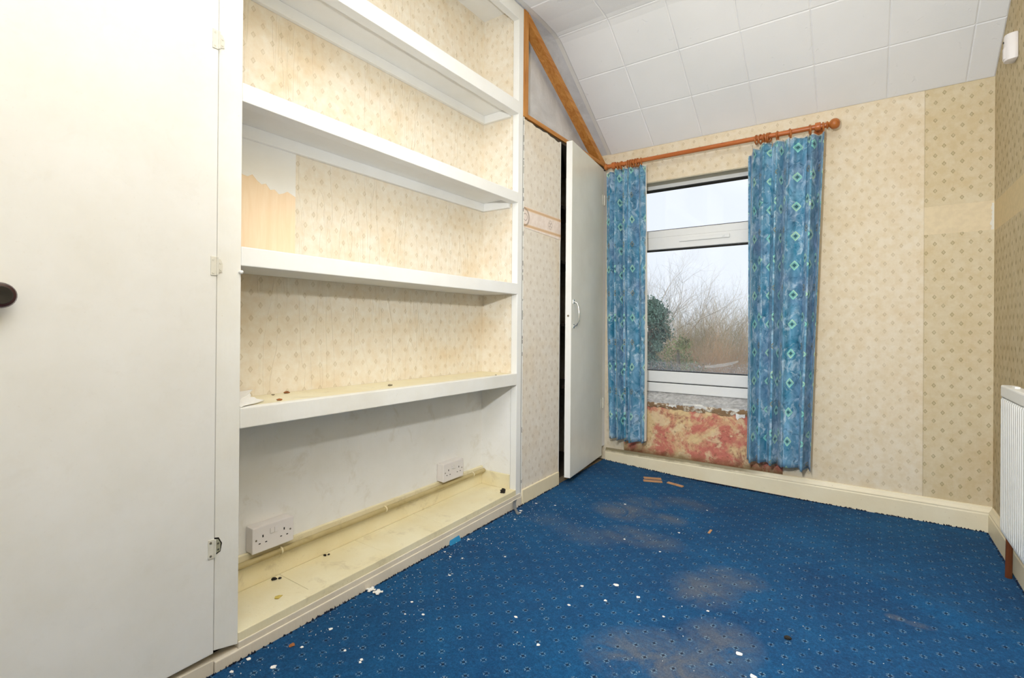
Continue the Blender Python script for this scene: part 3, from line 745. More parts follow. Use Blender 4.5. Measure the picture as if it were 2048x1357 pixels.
# hinge-side groove marks, knob-like lump on stile
MB().lathe([(0.004, 0), (0.006, 0.003), (0.005, 0.008), (0.001, 0.011)], (-A, Y1N-0.003, 1.082), (1, 0.3, 0), 10).build('paint_blob', M['gloss_white'], bk, smooth=True)

# ---------------------------------------------------------------- tall cupboard at the left
cb = thing('tall_cupboard', 'tall white fitted cupboard with a flat door and dark round knob', 'cupboard', (-A, 0.42*S, 0.0))
DY0, DY1 = 0.145*S, 0.7125*S
dz0 = lambda y: (0.034+(y/S-0.72)*0.18)*S if y > 0.5 else (0.034+(0.5/S-0.72)*0.18)*S+(y-0.5)*0.1
dr_ = MB().hexa([(-A-0.02, DY0, -0.055), (-A+0.006, DY0, -0.055), (-A+0.006, DY1, 0.031), (-A-0.02, DY1, 0.031),
                 (-A-0.02, DY0, 2.10*S), (-A+0.006, DY0, 2.10*S), (-A+0.006, DY1, 2.10*S), (-A-0.02, DY1, 2.10*S)])
dr_.v = [(x, y, max(z, 0.012) if y < 0.3 else z) for (x, y, z) in dr_.v]
door = dr_.build('door', M['door_white'], cb, bevel=0.002)
strip(-A-0.045, -A+0.004, -0.05, 0.7145*S, lambda y: zfl(y), lambda y: max(zfl(y)+0.02, 0.0+0.01), 'plinth', M['beige'], cb)
MB().box(-A-0.045, -A, -0.05, DY0-0.002, zfl(0.0)+0.03, HC).build('frame_post', M['gloss_white'], cb, bevel=0.002)
MB().box(-A-0.045, -A, DY0-0.002, 0.7145*S, 2.104*S, HC).build('frame_head', M['gloss_white'], cb, bevel=0.002)
MB().box(-A-0.55, -A-0.53, -0.05, 0.70*S, -0.02, HC).build('inner_back', M['dark'], cb)
MB().box(-A-0.53, -A-0.045, -0.07, -0.05, -0.02, HC).build('inner_side', M['dark'], cb)
# knob
kb = MB().lathe([(0.012, 0), (0.011, 0.012), (0.018, 0.016), (0.025, 0.022), (0.0262, 0.030), (0.0235, 0.036), (0.019, 0.0375)], (-A+0.006, 0.236, 0.987), (1, 0, 0), 28).build('knob', M['knob'], door, smooth=True)
MB().lathe([(0.019, 0.0372), (0.0175, 0.0388), (0.004, 0.0384), (0.001, 0.038)], (-A+0.006, 0.236, 0.987), (1, 0, 0), 28).build('knob_face', M['knob_cap'], door, smooth=True)
# three painted flush hinges on the door edge
def hinge(z, chipped):
    y = 0.7143*S; hm = M['hinge']
    h = MB().box(-A+0.0055, -A+0.0085, y-0.018, y-0.002, z-0.026, z+0.026).build('hinge', hm, door, bevel=0.0012)
    MB().tube([(-A+0.009, y-0.001, z-0.024), (-A+0.009, y-0.001, z+0.024)], 0.0026, 10).build('pin', hm, door, smooth=True)
    lm = M['hinge_bare'] if chipped else hm
    MB().prism([(-A+0.0009, y+0.001, z-0.018), (-A+0.0009, y+0.015, z-0.013), (-A+0.0009, y+0.016, z+0.008), (-A+0.0009, y+0.010, z+0.020), (-A+0.0009, y+0.001, z+0.022)], (0.0018, 0, 0)).build('hinge_leaf', lm, cb)
    for (yy, q) in ((y-0.012, z+0.018), (y-0.012, z-0.018), (y+0.010, z+0.009), (y+0.010, z-0.008)):
        xs_ = -A+(0.0085 if yy < y else 0.0027)
        MB().lathe([(0.003, 0), (0.0028, 0.0012), (0.0012, 0.0013), (0.0008, 0.0006)], (xs_, yy, q), (1, 0, 0), 10).build('screw', M['screw'] if chipped else hm, cb)
    if chipped:
        MB().prism([(-A+0.0003, y-0.001, z-0.024), (-A+0.0003, y+0.017, z-0.016), (-A+0.0003, y+0.021, z+0.006), (-A+0.0003, y+0.012, z+0.024), (-A+0.0003, y, z+0.027)], (0.0006, 0, 0)).build('chipped_rebate', M['grime'], cb)
hinge(1.840*S, False); hinge(1.1738*S, False); hinge(0.343*S, True)

# ---------------------------------------------------------------- corner cupboard with the open door
cc = thing('corner_cupboard', 'corner cupboard with papered side panel and white door standing ajar', 'cupboard', (-A, 3.0*S, 0.0))
PY0, PY1 = 2.343*S, 2.757*S
zp = lambda y: zfloor(-A, y)
rag = [(PY0+(PY1-PY0)*i/10, 2.178*S+random.Random(i+40).uniform(-0.008, 0.004)-0.012*i/10) for i in range(11)]
pts = [(-A-0.006, PY0, 0.02), (-A-0.006, PY1, 0.03)]+[(-A-0.006, y, z) for (y, z) in reversed(rag)]
pn = MB().prism(pts, (0.006, 0, 0)).build('papered_panel', M['paper_panel'], cc)
MB().prism([(-A+0.0002, PY0+0.004, 1.455), (-A+0.0002, PY1+0.006, 1.443), (-A+0.0002, PY1+0.006, 1.566), (-A+0.0002, PY0+0.004, 1.5665)], (0.0015, 0, 0)).build('paper_border', M['border'], pn)['label'] = 'cream and tan paper border strip'
strip(-A-0.004, -A+0.010, PY0, PY1-0.006, lambda y: zp(y)-0.004, lambda y: zp(y)+0.075, 'panel_skirting', M['skirting'], cc, 0.002)
MB().box(-A-0.030, -A+0.001, PY1-0.004, PY1+0.006, 0.02, 2.17*S).build('edge_bead', M['chipped_white'], cc, bevel=0.0015)
MB().box(-A-0.028, -A-0.003, 2.3345*S, PY0-0.0005, 0.04, 2.18*S).build('gap_filler', M['grime'], cc)
rnd = random.Random(15); p = [(-A+0.0004, PY0-0.0080, 0.05)]
k = 90
for i in range(k+1): p.append((-A+0.0004, PY0+0.001+0.004*rnd.random()*rnd.random(), 0.05+(2.03-0.05)*i/k))
p.append((-A+0.0004, PY0-0.0080, 2.03))
MB().prism(p, (0.0012, 0, 0)).build('ragged_paint_edge', M['chipped_white'], cc)
for i in range(26):
    z = rnd.uniform(0.06, 2.0); h = rnd.uniform(0.006, 0.03)
    MB().box(-A+0.0014, -A+0.0019, PY0-0.006, PY0-0.0035+rnd.uniform(0, .002), z, z+h).build('chip', M['grime'], cc)
# inside of the cupboard
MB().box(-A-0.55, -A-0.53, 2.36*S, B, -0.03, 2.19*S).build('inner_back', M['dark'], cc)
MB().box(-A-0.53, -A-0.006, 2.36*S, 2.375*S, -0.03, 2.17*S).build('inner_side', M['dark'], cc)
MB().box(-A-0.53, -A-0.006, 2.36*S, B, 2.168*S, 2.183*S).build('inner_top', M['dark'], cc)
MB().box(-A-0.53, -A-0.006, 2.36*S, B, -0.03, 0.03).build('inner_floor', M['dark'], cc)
for z in (0.55, 0.95, 1.35, 1.70):
    MB().box(-A-0.53, -A-0.12, 2.38*S, B-0.001, z-0.009, z+0.009).build('inner_shelf', M['dark'], cc)
MB().box(-A-0.028, -A, 3.398*S, B-0.001, 0.125, 2.155*S).build('hinge_post', M['gloss_white'], cc, bevel=0.002)
MB().box(-A-0.028, -A-0.004, PY1+0.007, 3.398*S, 0.012, 0.035).build('threshold', plain('raw_threshold', (150, 130, 100), 0.8, var=0.2), cc)
# the door, swung 7 degrees out of its opening
HX, HY = -A+0.002, 3.395*S
TH = math.radians(7.0); Wd = 0.633*S; Td = 0.0375
du = Vector((math.sin(TH), -math.cos(TH), 0)); dn = Vector((-math.cos(TH), -math.sin(TH), 0))
def dp(a, t, z): v = Vector((HX, HY, z))+du*a+dn*t; return (v.x, v.y, v.z)
ZD0a, ZD0b = 0.070*S, 0.066*S; ZDT = 2.163*S
od = MB().hexa([dp(0, 0, ZD0a), dp(Wd, 0, ZD0b), dp(Wd, Td, ZD0b), dp(0, Td, ZD0a), dp(0, 0, ZDT), dp(Wd, 0, ZDT+0.004), dp(Wd, Td, ZDT+0.004), dp(0, Td, ZDT)]).build('door', M['open_door'], cc, bevel=0.0025)
ed = MB().hexa([dp(Wd-0.0002, 0.001, ZD0b+.001), dp(Wd+0.0008, 0.001, ZD0b+.001), dp(Wd+0.0008, Td-0.001, ZD0b+.001), dp(Wd-0.0002, Td-0.001, ZD0b+.001), dp(Wd-0.0002, 0.001, ZDT), dp(Wd+0.0008, 0.001, ZDT), dp(Wd+0.0008, Td-0.001, ZDT), dp(Wd-0.0002, Td-0.001, ZDT)]).build('door_edge', M['gloss_white'], od)
# D handle: two feet and a bow
zc_, hh = 1.012, 0.072; ah = Wd-0.035
pts = [dp(ah, -0.002, zc_-hh), dp(ah-0.002, -0.020, zc_-hh+0.008), dp(ah-0.004, -0.030, zc_-hh*0.55), dp(ah-0.004, -0.033, zc_), dp(ah-0.004, -0.030, zc_+hh*0.55), dp(ah-0.002, -0.020, zc_+hh-0.008), dp(ah, -0.002, zc_+hh)]
hd = MB().tube(pts, 0.0048, 10).build('handle', M['chrome'], od, smooth=True)
for q in (zc_-hh, zc_+hh):
    a_, b_ = Vector(dp(ah-0.009, -0.0002, q-0.012)), Vector(dp(ah+0.009, -0.004, q+0.012))
    MB().hexa([dp(ah-0.009, 0.001, q-0.012), dp(ah+0.009, 0.001, q-0.012), dp(ah+0.009, -0.003, q-0.012), dp(ah-0.009, -0.003, q-0.012), dp(ah-0.009, 0.001, q+0.012), dp(ah+0.009, 0.001, q+0.012), dp(ah+0.009, -0.003, q+0.012), dp(ah-0.009, -0.003, q+0.012)]).build('handle_foot', M['chrome'], od, bevel=0.001)
MB().lathe([(0.006, 0), (0.006, 0.002), (0.003, 0.0022), (0.001, 0.001)], dp(Wd+0.0008, Td*0.5, zc_-0.012), tuple(du), 12).build('latch', M['screw'], od)
for zq in (1.80, 0.42):
    MB().tube([dp(-0.003, -0.004, zq-0.035), dp(-0.003, -0.004, zq+0.035)], 0.0055, 10).build('hinge', M['hinge'], od, smooth=True)
    MB().hexa([dp(0.002, 0, zq-0.033), dp(0.028, 0, zq-0.033), dp(0.028, -0.002, zq-0.033), dp(0.002, -0.002, zq-0.033), dp(0.002, 0, zq+0.033), dp(0.028, 0, zq+0.033), dp(0.028, -0.002, zq+0.033), dp(0.002, -0.002, zq+0.033)]).build('hinge_leaf', M['hinge'], od)

# ---------------------------------------------------------------- bare timber frame over the cupboard
tf = thing('timber_frame', 'bare pine triangle of post, sloping brace and rail above the cupboard', 'frame', (-A, 2.85*S, 2.19*S))
MB().box(-A-0.045, -A+0.001, 2.338*S, 2.383*S, 2.188*S, 2.79*S).build('post', M['pine'], tf, bevel=0.002)
M['pine_y'] = wood('pine_timber_rail', (206, 146, 76), (176, 112, 48), axis=1)
MB().box(-A-0.045, -A+0.001, 2.384*S, B-0.012, 2.186*S, 2.211*S).build('rail', M['pine_y'], tf, bevel=0.002)
p0 = Vector((0, 2.383*S, 2.775*S)); p1 = Vector((0, 3.435*S, 2.196*S)); d = (p1-p0).normalized(); nn = Vector((0, -d.z, d.y))
hw = 0.021
q = []
for xx in (-A-0.058, -A-0.004):
    q.append([p0+nn*hw+Vector((xx, 0, 0)), p1+nn*hw+Vector((xx, 0, 0)), p1-nn*hw+Vector((xx, 0, 0)), p0-nn*hw+Vector((xx, 0, 0))])
MB().hexa(q[0]+q[1]).build('brace', M['pine_y'], tf, bevel=0.002)

# ---------------------------------------------------------------- curtain pole, rings, curtains
PYY, PZ = 3.356*S, 2.164*S
cp = thing('curtain_pole', 'orange-brown wooden curtain pole with ball finials above the window', 'curtain pole', (-0.78, B, PZ))
MB().tube([(-1.405, PYY, PZ), (-0.165, PYY, PZ)], 0.0135, 20).build('pole', M['pole_wood'], cp, smooth=True)
fin = [(0.0135, 0), (0.019, 0.002), (0.020, 0.006), (0.015, 0.010), (0.012, 0.013), (0.016, 0.017), (0.024, 0.024), (0.0275, 0.034), (0.0265, 0.046), (0.020, 0.056), (0.010, 0.061), (0.001, 0.062)]
MB().lathe(fin, (-0.170, PYY, PZ), (1, 0, 0), 24).build('finial', M['ring_wood'], cp, smooth=True)
finl = [(r*0.8, t*0.55) for (r, t) in fin]
MB().lathe(finl, (-1.403, PYY, PZ), (-1, 0, 0), 24).build('finial', M['ring_wood'], cp, smooth=True)
for x in (-0.207, -1.368):
    b_ = MB().tube([(x-0.013, PYY, PZ), (x+0.013, PYY, PZ)], 0.0225, 20).build('bracket', M['pole_wood'], cp, bevel=0.003, smooth=True)
    MB().lathe([(0.020, 0), (0.017, 0.012), (0.012, 0.03), (0.012, 0.05), (0.024, 0.058), (0.024, 0.066)], (x, PYY+0.018, PZ), (0, 1, 0), 18).build('bracket_arm', M['pole_wood'], b_, smooth=True)
def ring(x, label, group, tilt):
    r = thing('curtain_ring', label, 'curtain ring', (x, PYY, PZ-0.0045), group)
    ax = Vector((1, tilt, tilt*0.4)).normalized()
    MB().torus((x, PYY, PZ-0.008), ax, 0.0232, 0.0044, 28, 8).build('hoop', M['ring_wood'], r, smooth=True)
    MB().torus((x, PYY, PZ-0.037), (0, 1, 0), 0.0032, 0.0009, 12, 5).build('eye', M['screw'], r, smooth=True)
rnd = random.Random(4)
RR = [-0.5052, -0.4846, -0.4668, -0.4491, -0.439, -0.3992, -0.3381, -0.2437]
for i, x in enumerate(RR):
    if i < 5: lb, gp = ('leftmost', 'second from left', 'middle one', 'second from right', 'rightmost')[i]+' of the five wooden rings bunched over the right curtain', 'rings on the right curtain'
    elif i == 5: lb, gp = 'wooden curtain ring just right of the bunch over the right curtain', 'rings on the right curtain'
    elif i == 6: lb, gp = 'lone wooden curtain ring over the middle of the right curtain', 'rings on the right curtain'
    else: lb, gp = 'wooden curtain ring beside the right bracket of the pole', 'rings on the right curtain'
    ring(x, lb, gp, rnd.uniform(-0.35, 0.35))
ring(-0.1835, 'wooden curtain ring between right bracket and ball finial', 'rings on the right curtain', 0.1)
LR = [-1.3402, -1.3135, -1.2706, -1.2534, -1.2398, -1.2195, -1.2043, -1.1809]
for i, x in enumerate(LR):
    if i == 0: lb = 'wooden curtain ring touching the left bracket of the pole'
    elif i == 1: lb = 'lone wooden curtain ring near the left bracket, apart from the bunch'
    else: lb = ('leftmost', 'second from left', 'third from left', 'fourth from left', 'fifth from left', 'rightmost')[i-2]+' of the six wooden rings bunched over the left curtain'
    ring(x, lb, 'rings on the left curtain', rnd.uniform(-0.3, 0.3))

def curtain(name, label, xt0, xt1, xb0, xb1, zt, zb, folds, seed, cloth_w, droop, uoff, edge):
    rnd = random.Random(seed); NU, NV = 260, 70
    ph = [rnd.uniform(0, 6.28) for _ in range(12)]
    def warp(u): return u+0.050*math.sin(2*PI*1.3*u+ph[0])+0.026*math.sin(2*PI*2.7*u+ph[1])
    w0, w1 = warp(0), warp(1)
    P = []
    for j in range(NV+1):
        v = j/NV; row = []
        top = math.exp(-v*9)
        for i in range(NU+1):
            u = i/NU
            a = 2*PI*folds*(warp(u)-w0)/(w1-w0)+0.5*math.sin(2.2*v+ph[2]+u*2)+ph[3]
            amp = (0.024+0.014*(1-math.exp(-v*4)))*(0.9+0.4*math.sin(2*PI*u*2.3+ph[4]+v*0.8))
            x0 = xt0+(xb0-xt0)*v+0.006*math.sin(3.0*v+ph[5]); x1 = xt1+(xb1-xt1)*v+0.006*math.sin(2.6*v+ph[6])
            Wd_ = (x1-x0)
            x = x0+Wd_*u+0.36*Wd_/folds/2*math.sin(2*a)*(0.7+0.3*v)*min(1, u*8, (1-u)*8)
            y = PYY+0.004+amp*math.tanh(1.7*math.sin(a))/0.935+top*0.006*math.sin(2*PI*folds*3.0*u+ph[7])+0.004*math.sin(2*PI*u*9+5*v+ph[8])
            z_top = zt+droop(u)+0.003*math.sin(2*PI*u*folds*2+ph[9])
            z_bot = zb+0.002*math.sin(a+0.6)+0.004*math.sin(2*PI*u+ph[10])
            z = z_top+(z_bot-z_top)*v
            row.append((x, y, z))
        P.append(row)
    mid = P[int(NV*0.6)]; arc = [0]
    for i in range(NU): arc.append(arc[-1]+math.hypot(mid[i+1][0]-mid[i][0], mid[i+1][1]-mid[i][1]))
    mb = MB()
    for rw in P: mb.v += rw
    for j in range(NV):
        for i in range(NU):
            a = j*(NU+1)+i; mb.f.append((a, a+NU+1, a+NU+2, a+1))
    root = thing(name, label, 'curtain', ((xt0+xt1)/2, PYY, zt), None)
    ob = mb.build('cloth', M['curtain'], root, smooth=True, fix=False)
    uvl = ob.data.uv_layers.new(name='UVMap')
    for lp in ob.data.loops:
        i = lp.vertex_index % (NU+1); j = lp.vertex_index//(NU+1)
        uvl.data[lp.index].uv = (arc[i]*cloth_w+uoff, ob.data.vertices[lp.vertex_index].co.z)
    so = ob.modifiers.new('thick', 'SOLIDIFY'); so.thickness = 0.0022; so.offset = 0
    # pale lining, a little behind the cloth
    mb = MB(); L = []
    for rw in P: L.append([(x+(edge if (i > NU-6 and edge > 0) or (i < 6 and edge < 0) else 0), y+0.006, z+0.008) for i, (x, y, z) in enumerate(rw)])
    for rw in L: mb.v += rw
    for j in range(NV):
        for i in range(NU):
            a = j*(NU+1)+i; mb.f.append((a, a+NU+1, a+NU+2, a+1))
    mb.build('lining', M['lining'], root, smooth=True, fix=False)
    # hooks
    for q in range(7):
        u = (q+0.5)/7; p = P[0][int(NU*u)]
        MB().tube([(p[0], p[1]+0.004, p[2]-0.012), (p[0], p[1]+0.004, p[2]+0.008), (p[0], PYY, PZ-0.034)], 0.0009, 5).build('hook', M['screw'], root)
    return root
curtain('curtain', 'narrow blue marbled curtain beside the open cupboard door', -1.53*S, -1.252*S, -1.492*S, -1.226*S, 2.128*S, 0.212*S, 4.6, 11, 1.0, lambda u: -0.012*(1-u) if u < 0.2 else 0.0, 0.06, 0.004)
curtain('curtain', 'wide blue marbled curtain on the right of the window', -0.588*S, -0.196*S, -0.600*S, -0.244*S, 2.120*S, 0.192*S, 5.4, 27, 1.0, lambda u: -0.05*max(0, (0.22-u)/0.22) if u < 0.22 else (-0.016 if 0.30 < u < 0.36 else 0.0), 0.02, -0.002)

# ---------------------------------------------------------------- radiator
rd = thing('radiator', 'white fluted panel radiator on the right wall', 'radiator', (C-0.05, 2.3, 0.15))
RXF = C-0.062*S; RY1, RY0 = 2.90*S, 1.55*S; RZ0, RZ1 = 0.165*S, 0.776*S
mb = MB(); pitch = 0.0285; k = int((RY1-RY0-0.02)/pitch); prf = []
yy = RY1-0.010
prf.append((RY1-0.001, 0.006)); prf.append((RY1-0.008, 0.0))
for i in range(k):
    prf += [(yy, 0.0), (yy-pitch*0.30, 0.0), (yy-pitch*0.42, 0.0065), (yy-pitch*0.62, 0.0065), (yy-pitch*0.74, 0.0)]; yy -= pitch
prf.append((RY0, 0.0))
ZT = RZ1-0.048
for (y, dx) in prf:
    mb.v += [(RXF+0.004, y, RZ0), (RXF+dx, y, RZ0+0.018), (RXF+dx, y, ZT-0.008), (RXF+0.003, y, ZT)]
for i in range(len(prf)-1):
    for j in range(3):
        a = i*4+j; mb.f.append((a, a+1, a+5, a+4))
pnl = mb.build('front_panel', M['rad'], rd, fix=True)
pnl.modifiers.new('thick', 'SOLIDIFY').thickness = 0.001
MB().box(RXF+0.010, RXF+0.026, RY0, RY1-0.004, RZ0+0.002, ZT).build('water_panel', M['rad'], rd, bevel=0.004)
MB().box(RXF-0.0005, RXF+0.042, RY0-0.003, RY1+0.001, ZT+0.002, RZ1).build('top_casing', M['rad'], rd, bevel=0.006)
MB().box(RXF+0.004, RXF+0.040, RY1-0.002, RY1+0.001, RZ0+0.01, ZT+0.004).build('side_casing', M['rad'], rd, bevel=0.001)
MB().box(RXF+0.014, RXF+0.030, 2.745*S, 2.79*S, RZ1-0.002, RZ1+0.006).build('bleed_cap', M['rad'], rd, bevel=0.003)
MB().box(RXF+0.026, C-0.0015, RY1-0.18, RY1-0.13, 0.3, 0.62).build('wall_bracket', M['rad'], rd)
MB().tube([(RXF+0.018, 2.84*S, RZ0+0.02), (RXF+0.018, 2.855*S, -0.012)], 0.0105, 14).build('supply_pipe', M['copper'], rd, smooth=True)
MB().lathe([(0.010, 0), (0.012, 0.003), (0.012, 0.022), (0.009, 0.026)], (RXF+0.018, 2.915*S, RZ0+0.035), (0, -1, 0), 12).build('valve', M['screw'], rd, smooth=True)

# alarm sensor on the right wall
ms = thing('motion_sensor', 'small white alarm sensor high on the right wall', 'sensor', (C, 2.80, 2.07))
mb = MB(); pr = [(0.0, -0.031), (0.012, -0.031), (0.030, -0.024), (0.038, -0.010), (0.038, 0.010), (0.030, 0.024), (0.012, 0.031), (0.0, 0.031)]
mb.prism([(C-dx, 2.80+dy, 2.017) for (dx, dy) in pr], (0, 0, 0.106)).build('housing', M['plastic'], ms, bevel=0.006, smooth=True)
mb = MB(); pr = [(0.030, -0.021), (0.0395, -0.009), (0.0395, 0.009), (0.030, 0.021)]
mb.prism([(C-dx-0.0008, 2.80+dy, 2.027) for (dx, dy) in pr], (0, 0, 0.045)).build('lens', M['plastic'], ms)
MB().box(C-0.0405, C-0.038, 2.797, 2.803, 2.094, 2.100).build('indicator', M['plastic_hole'], ms)

# ---------------------------------------------------------------- double sockets
def socket(yc, zc, label):
    t = thing('double_socket', label, 'socket', (XB+0.014, yc, zc-0.043), 'double sockets in the recess')
    tilt = 0.017     # follows the sagging skirting
    def zt_(y, z): return zc+z+(y-yc)*tilt
    x0, x1, x2 = XB+0.0012, XB+0.036, XB+0.0460
    def slab(xa, xb, hw, hh): return MB().hexa([(xa, yc-hw, zt_(yc-hw, -hh)), (xb, yc-hw, zt_(yc-hw, -hh)), (xb, yc+hw, zt_(yc+hw, -hh)), (xa, yc+hw, zt_(yc+hw, -hh)), (xa, yc-hw, zt_(yc-hw, hh)), (xb, yc-hw, zt_(yc-hw, hh)), (xb, yc+hw, zt_(yc+hw, hh)), (xa, yc+hw, zt_(yc+hw, hh))])
    slab(x0, x1, 0.0715, 0.0420).build('back_box', M['plastic'], t, bevel=0.003)
    fp = slab(x1, x2, 0.073, 0.043).build('face_plate', M['plastic'], t, bevel=0.0035)
    for sy in (-1, 1):
        MB().box(x2-0.001, x2+0.0032, yc+sy*0.0078-0.0055, yc+sy*0.0078+0.0055, zc+0.009, zc+0.027).build('switch', M['plastic'], fp, bevel=0.0012)
        for (dy, dz, w, h) in ((0, 0.008, 0.0022, 0.0042), (-0.0111, -0.0145, 0.0034, 0.0017), (0.0111, -0.0145, 0.0034, 0.0017)):
            y = yc+sy*0.0375+dy; z = zt_(y, dz+0.001)
            MB().box(x2-0.002, x2+0.0003, y-w, y+w, z-h, z+h).build('pin_hole', M['plastic_hole'], fp)
        y = yc+sy*0.0603
        MB().lathe([(0.0034, 0), (0.0032, 0.0008), (0.001, 0.0009)], (x2-0.0003, y, zt_(y, 0.0)), (1, 0, 0), 12).build('screw', M['screw'], fp)
    return t
socket(0.9395, 0.2180, 'double wall socket on the recess skirting, nearest the cupboard door')
socket(1.855, 0.2285, 'double wall socket on the recess skirting, in the far corner')

# ---------------------------------------------------------------- litter on floor and shelves
def zf(x, y): return zfloor(x, y)
def shard(name, x, y, z, r, seed, mat, label, cat, group, thick=0.0012, tilt=0.12, el=1.0):
    rnd = random.Random(seed); k = rnd.randint(5, 7); a0 = rnd.uniform(0, 6.28); pts = []
    for i in range(k):
        a = a0+2*PI*i/k+rnd.uniform(-0.25, 0.25); q = r*rnd.uniform(0.55, 1.1)
        dx, dy = q*math.cos(a)*el, q*math.sin(a); pts.append((x+dx, y+dy, z+0.0008+abs(dx)*tilt))
    o = MB().prism(pts, (0, 0, thick)).build(name, mat); tag(o, label, cat, group); return o
FL = [(-0.7333, 1.7224, .013), (-0.6397, 1.6904, .010), (-0.7222, 1.603, .008), (-0.8106, 1.5049, .006), (-0.7827, 1.2635, .009), (-0.9167, 1.3437, .007), (-0.2902, 1.5664, .011), (-0.8631, 2.1119, .008), (-0.6899, 2.3315, .009),
      (-1.0265, 2.515, .007), (-1.2581, 1.2141, .006), (-1.174, 1.1822, .006), (-1.4203, 1.8341, .007), (-1.4154, 1.7023, .008), (-1.3244, 1.5544, .006), (-0.5275, 1.6262, .006), (-0.419, 1.7434, .006), (-0.8318, 1.6419, .007),
      (-1.1521, 0.9149, .007), (-1.3569, 0.9657, .008), (-1.3388, 0.7691, .010), (-1.4316, 0.7503, .009), (-1.4175, 0.6948, .007), (-1.3523, 0.864, .007), (-1.1591, 0.9252, .006), (-1.4025, 2.2335, .008), (-1.4096, 2.1035, .010),
      (-1.3995, 2.0796, .009), (-1.3745, 1.9997, .007), (-0.6957, 2.0868, .005), (-0.2417, 1.4889, .011), (-1.2761, 1.4232, .006), (-1.4211, 1.556, .006), (-1.1917, 1.6641, .005), (-0.6587, 2.706, .006), (-1.3745, 1.5351, .006),
      (-1.2248, 1.1511, .005), (-1.2318, 0.9244, .005), (-1.3097, 2.2711, .006)]
FLB = {0: 'largest white paint flake, in the middle of the carpet', 1: 'white paint flake just right of the largest flake in mid-carpet', 4: 'white paint flake left of the big dusty patch nearest the camera',
       6: 'white paint flake right of the big dusty patch nearest the camera', 30: 'white paint flake at the picture\'s bottom edge, right of the dusty patch', 20: 'large white paint flake on the carpet near the tall cupboard\'s foot',
       26: 'white paint flake beside the strip dangling from the plinth corner', 8: 'white paint flake left of the short brown splinter on the carpet', 9: 'white paint flake in the pale patch in front of the brown strips'}
for i, (x, y, r) in enumerate(FL):
    shard('paint_flake', x, y, zf(x, y), r*0.85, i, M['flake'], FLB.get(i, 'tiny white paint flake on the blue carpet'), 'paint flake', 'paint flakes on the carpet', el=1.2)
# specks too many to count
rnd = random.Random(77); mb = MB()
for i in range(520):
    if rnd.random() < 0.55: y = rnd.uniform(0.7, 2.3); x = -A+0.02+abs(rnd.gauss(0, 0.14))
    else: x = rnd.uniform(-1.3, 0.2); y = rnd.uniform(0.8, 2.6)
    if x > C-0.1: continue
    z = zf(x, y)+0.001; r = rnd.uniform(0.0008, 0.0024); a = rnd.uniform(0, 6.28); o = len(mb.v)
    for q in range(3): mb.v.append((x+r*math.cos(a+q*2.1), y+r*math.sin(a+q*2.1), z+rnd.uniform(0, 0.002)))
    mb.v.append((x, y, z-0.001)); mb.f += [(o, o+1, o+2), (o, o+3, o+1), (o+1, o+3, o+2), (o+2, o+3, o)]
sp = mb.build('paint_specks', M['flake']); tag(sp, 'fine white paint dust scattered over the carpet by the plinth', 'paint dust', kind='stuff')
# brown strips
def lath(p, q, w, t, label, mat='cardboard'):
    a, b = Vector((p[0], p[1], zf(*p)+0.001)), Vector((q[0], q[1], zf(*q)+0.001)); d = (b-a).normalized(); s_ = Vector((-d.y, d.x, 0))*w/2; h = Vector((0, 0, t))
    o = MB().hexa([a-s_, b-s_, b+s_, a+s_, a-s_+h, b-s_+h, b+s_+h, a+s_+h]).build('wood_strip', M[mat], bevel=0.001); tag(o, label, 'wood strip', 'brown strips on the carpet'); return o
lath((-1.105, 3.000), (-1.012, 3.048), 0.030, 0.006, 'brown strip on the carpet, nearest the skirting below the window')
lath((-1.088, 2.948), (-0.990, 3.000), 0.026, 0.006, 'brown strip on the carpet lying parallel in front of another')
lath((-0.962, 3.015), (-0.866, 2.998), 0.024, 0.006, 'lone brown strip on the carpet to the right of the pair')
lath((-0.577, 2.450), (-0.577, 2.405), 0.010, 0.004, 'short brown splinter in the middle of the carpet')
# jigsaw pieces
def jig(x, y, rot, label):
    pts = []; s_ = 0.0085
    for k in range(4):
        a = rot+k*PI/2; ca, sa = math.cos(a), math.sin(a)
        def T(u_, v_): return (x+(u_*ca-v_*sa), y+(u_*sa+v_*ca), zf(x, y)+0.004)
        for (u_, v_) in ((s_, -s_), (s_, -0.003), (s_+0.003, -0.0035), (s_+0.0045, -0.0055), (s_+0.0085, -0.005), (s_+0.0095, 0), (s_+0.0085, 0.005), (s_+0.0045, 0.0055), (s_+0.003, 0.0035), (s_, 0.003)):
            pts.append(T(u_, v_))
    o = MB().prism(pts, (0, 0, 0.002)).build('jigsaw_piece', M['flake']); tag(o, label, 'jigsaw piece', 'jigsaw pieces on the carpet'); return o
jig(-1.437, 1.186, 0.4, 'white jigsaw piece leaning close against the plinth')
jig(-1.402, 1.188, 0.75, 'white jigsaw piece lying further out on the carpet')
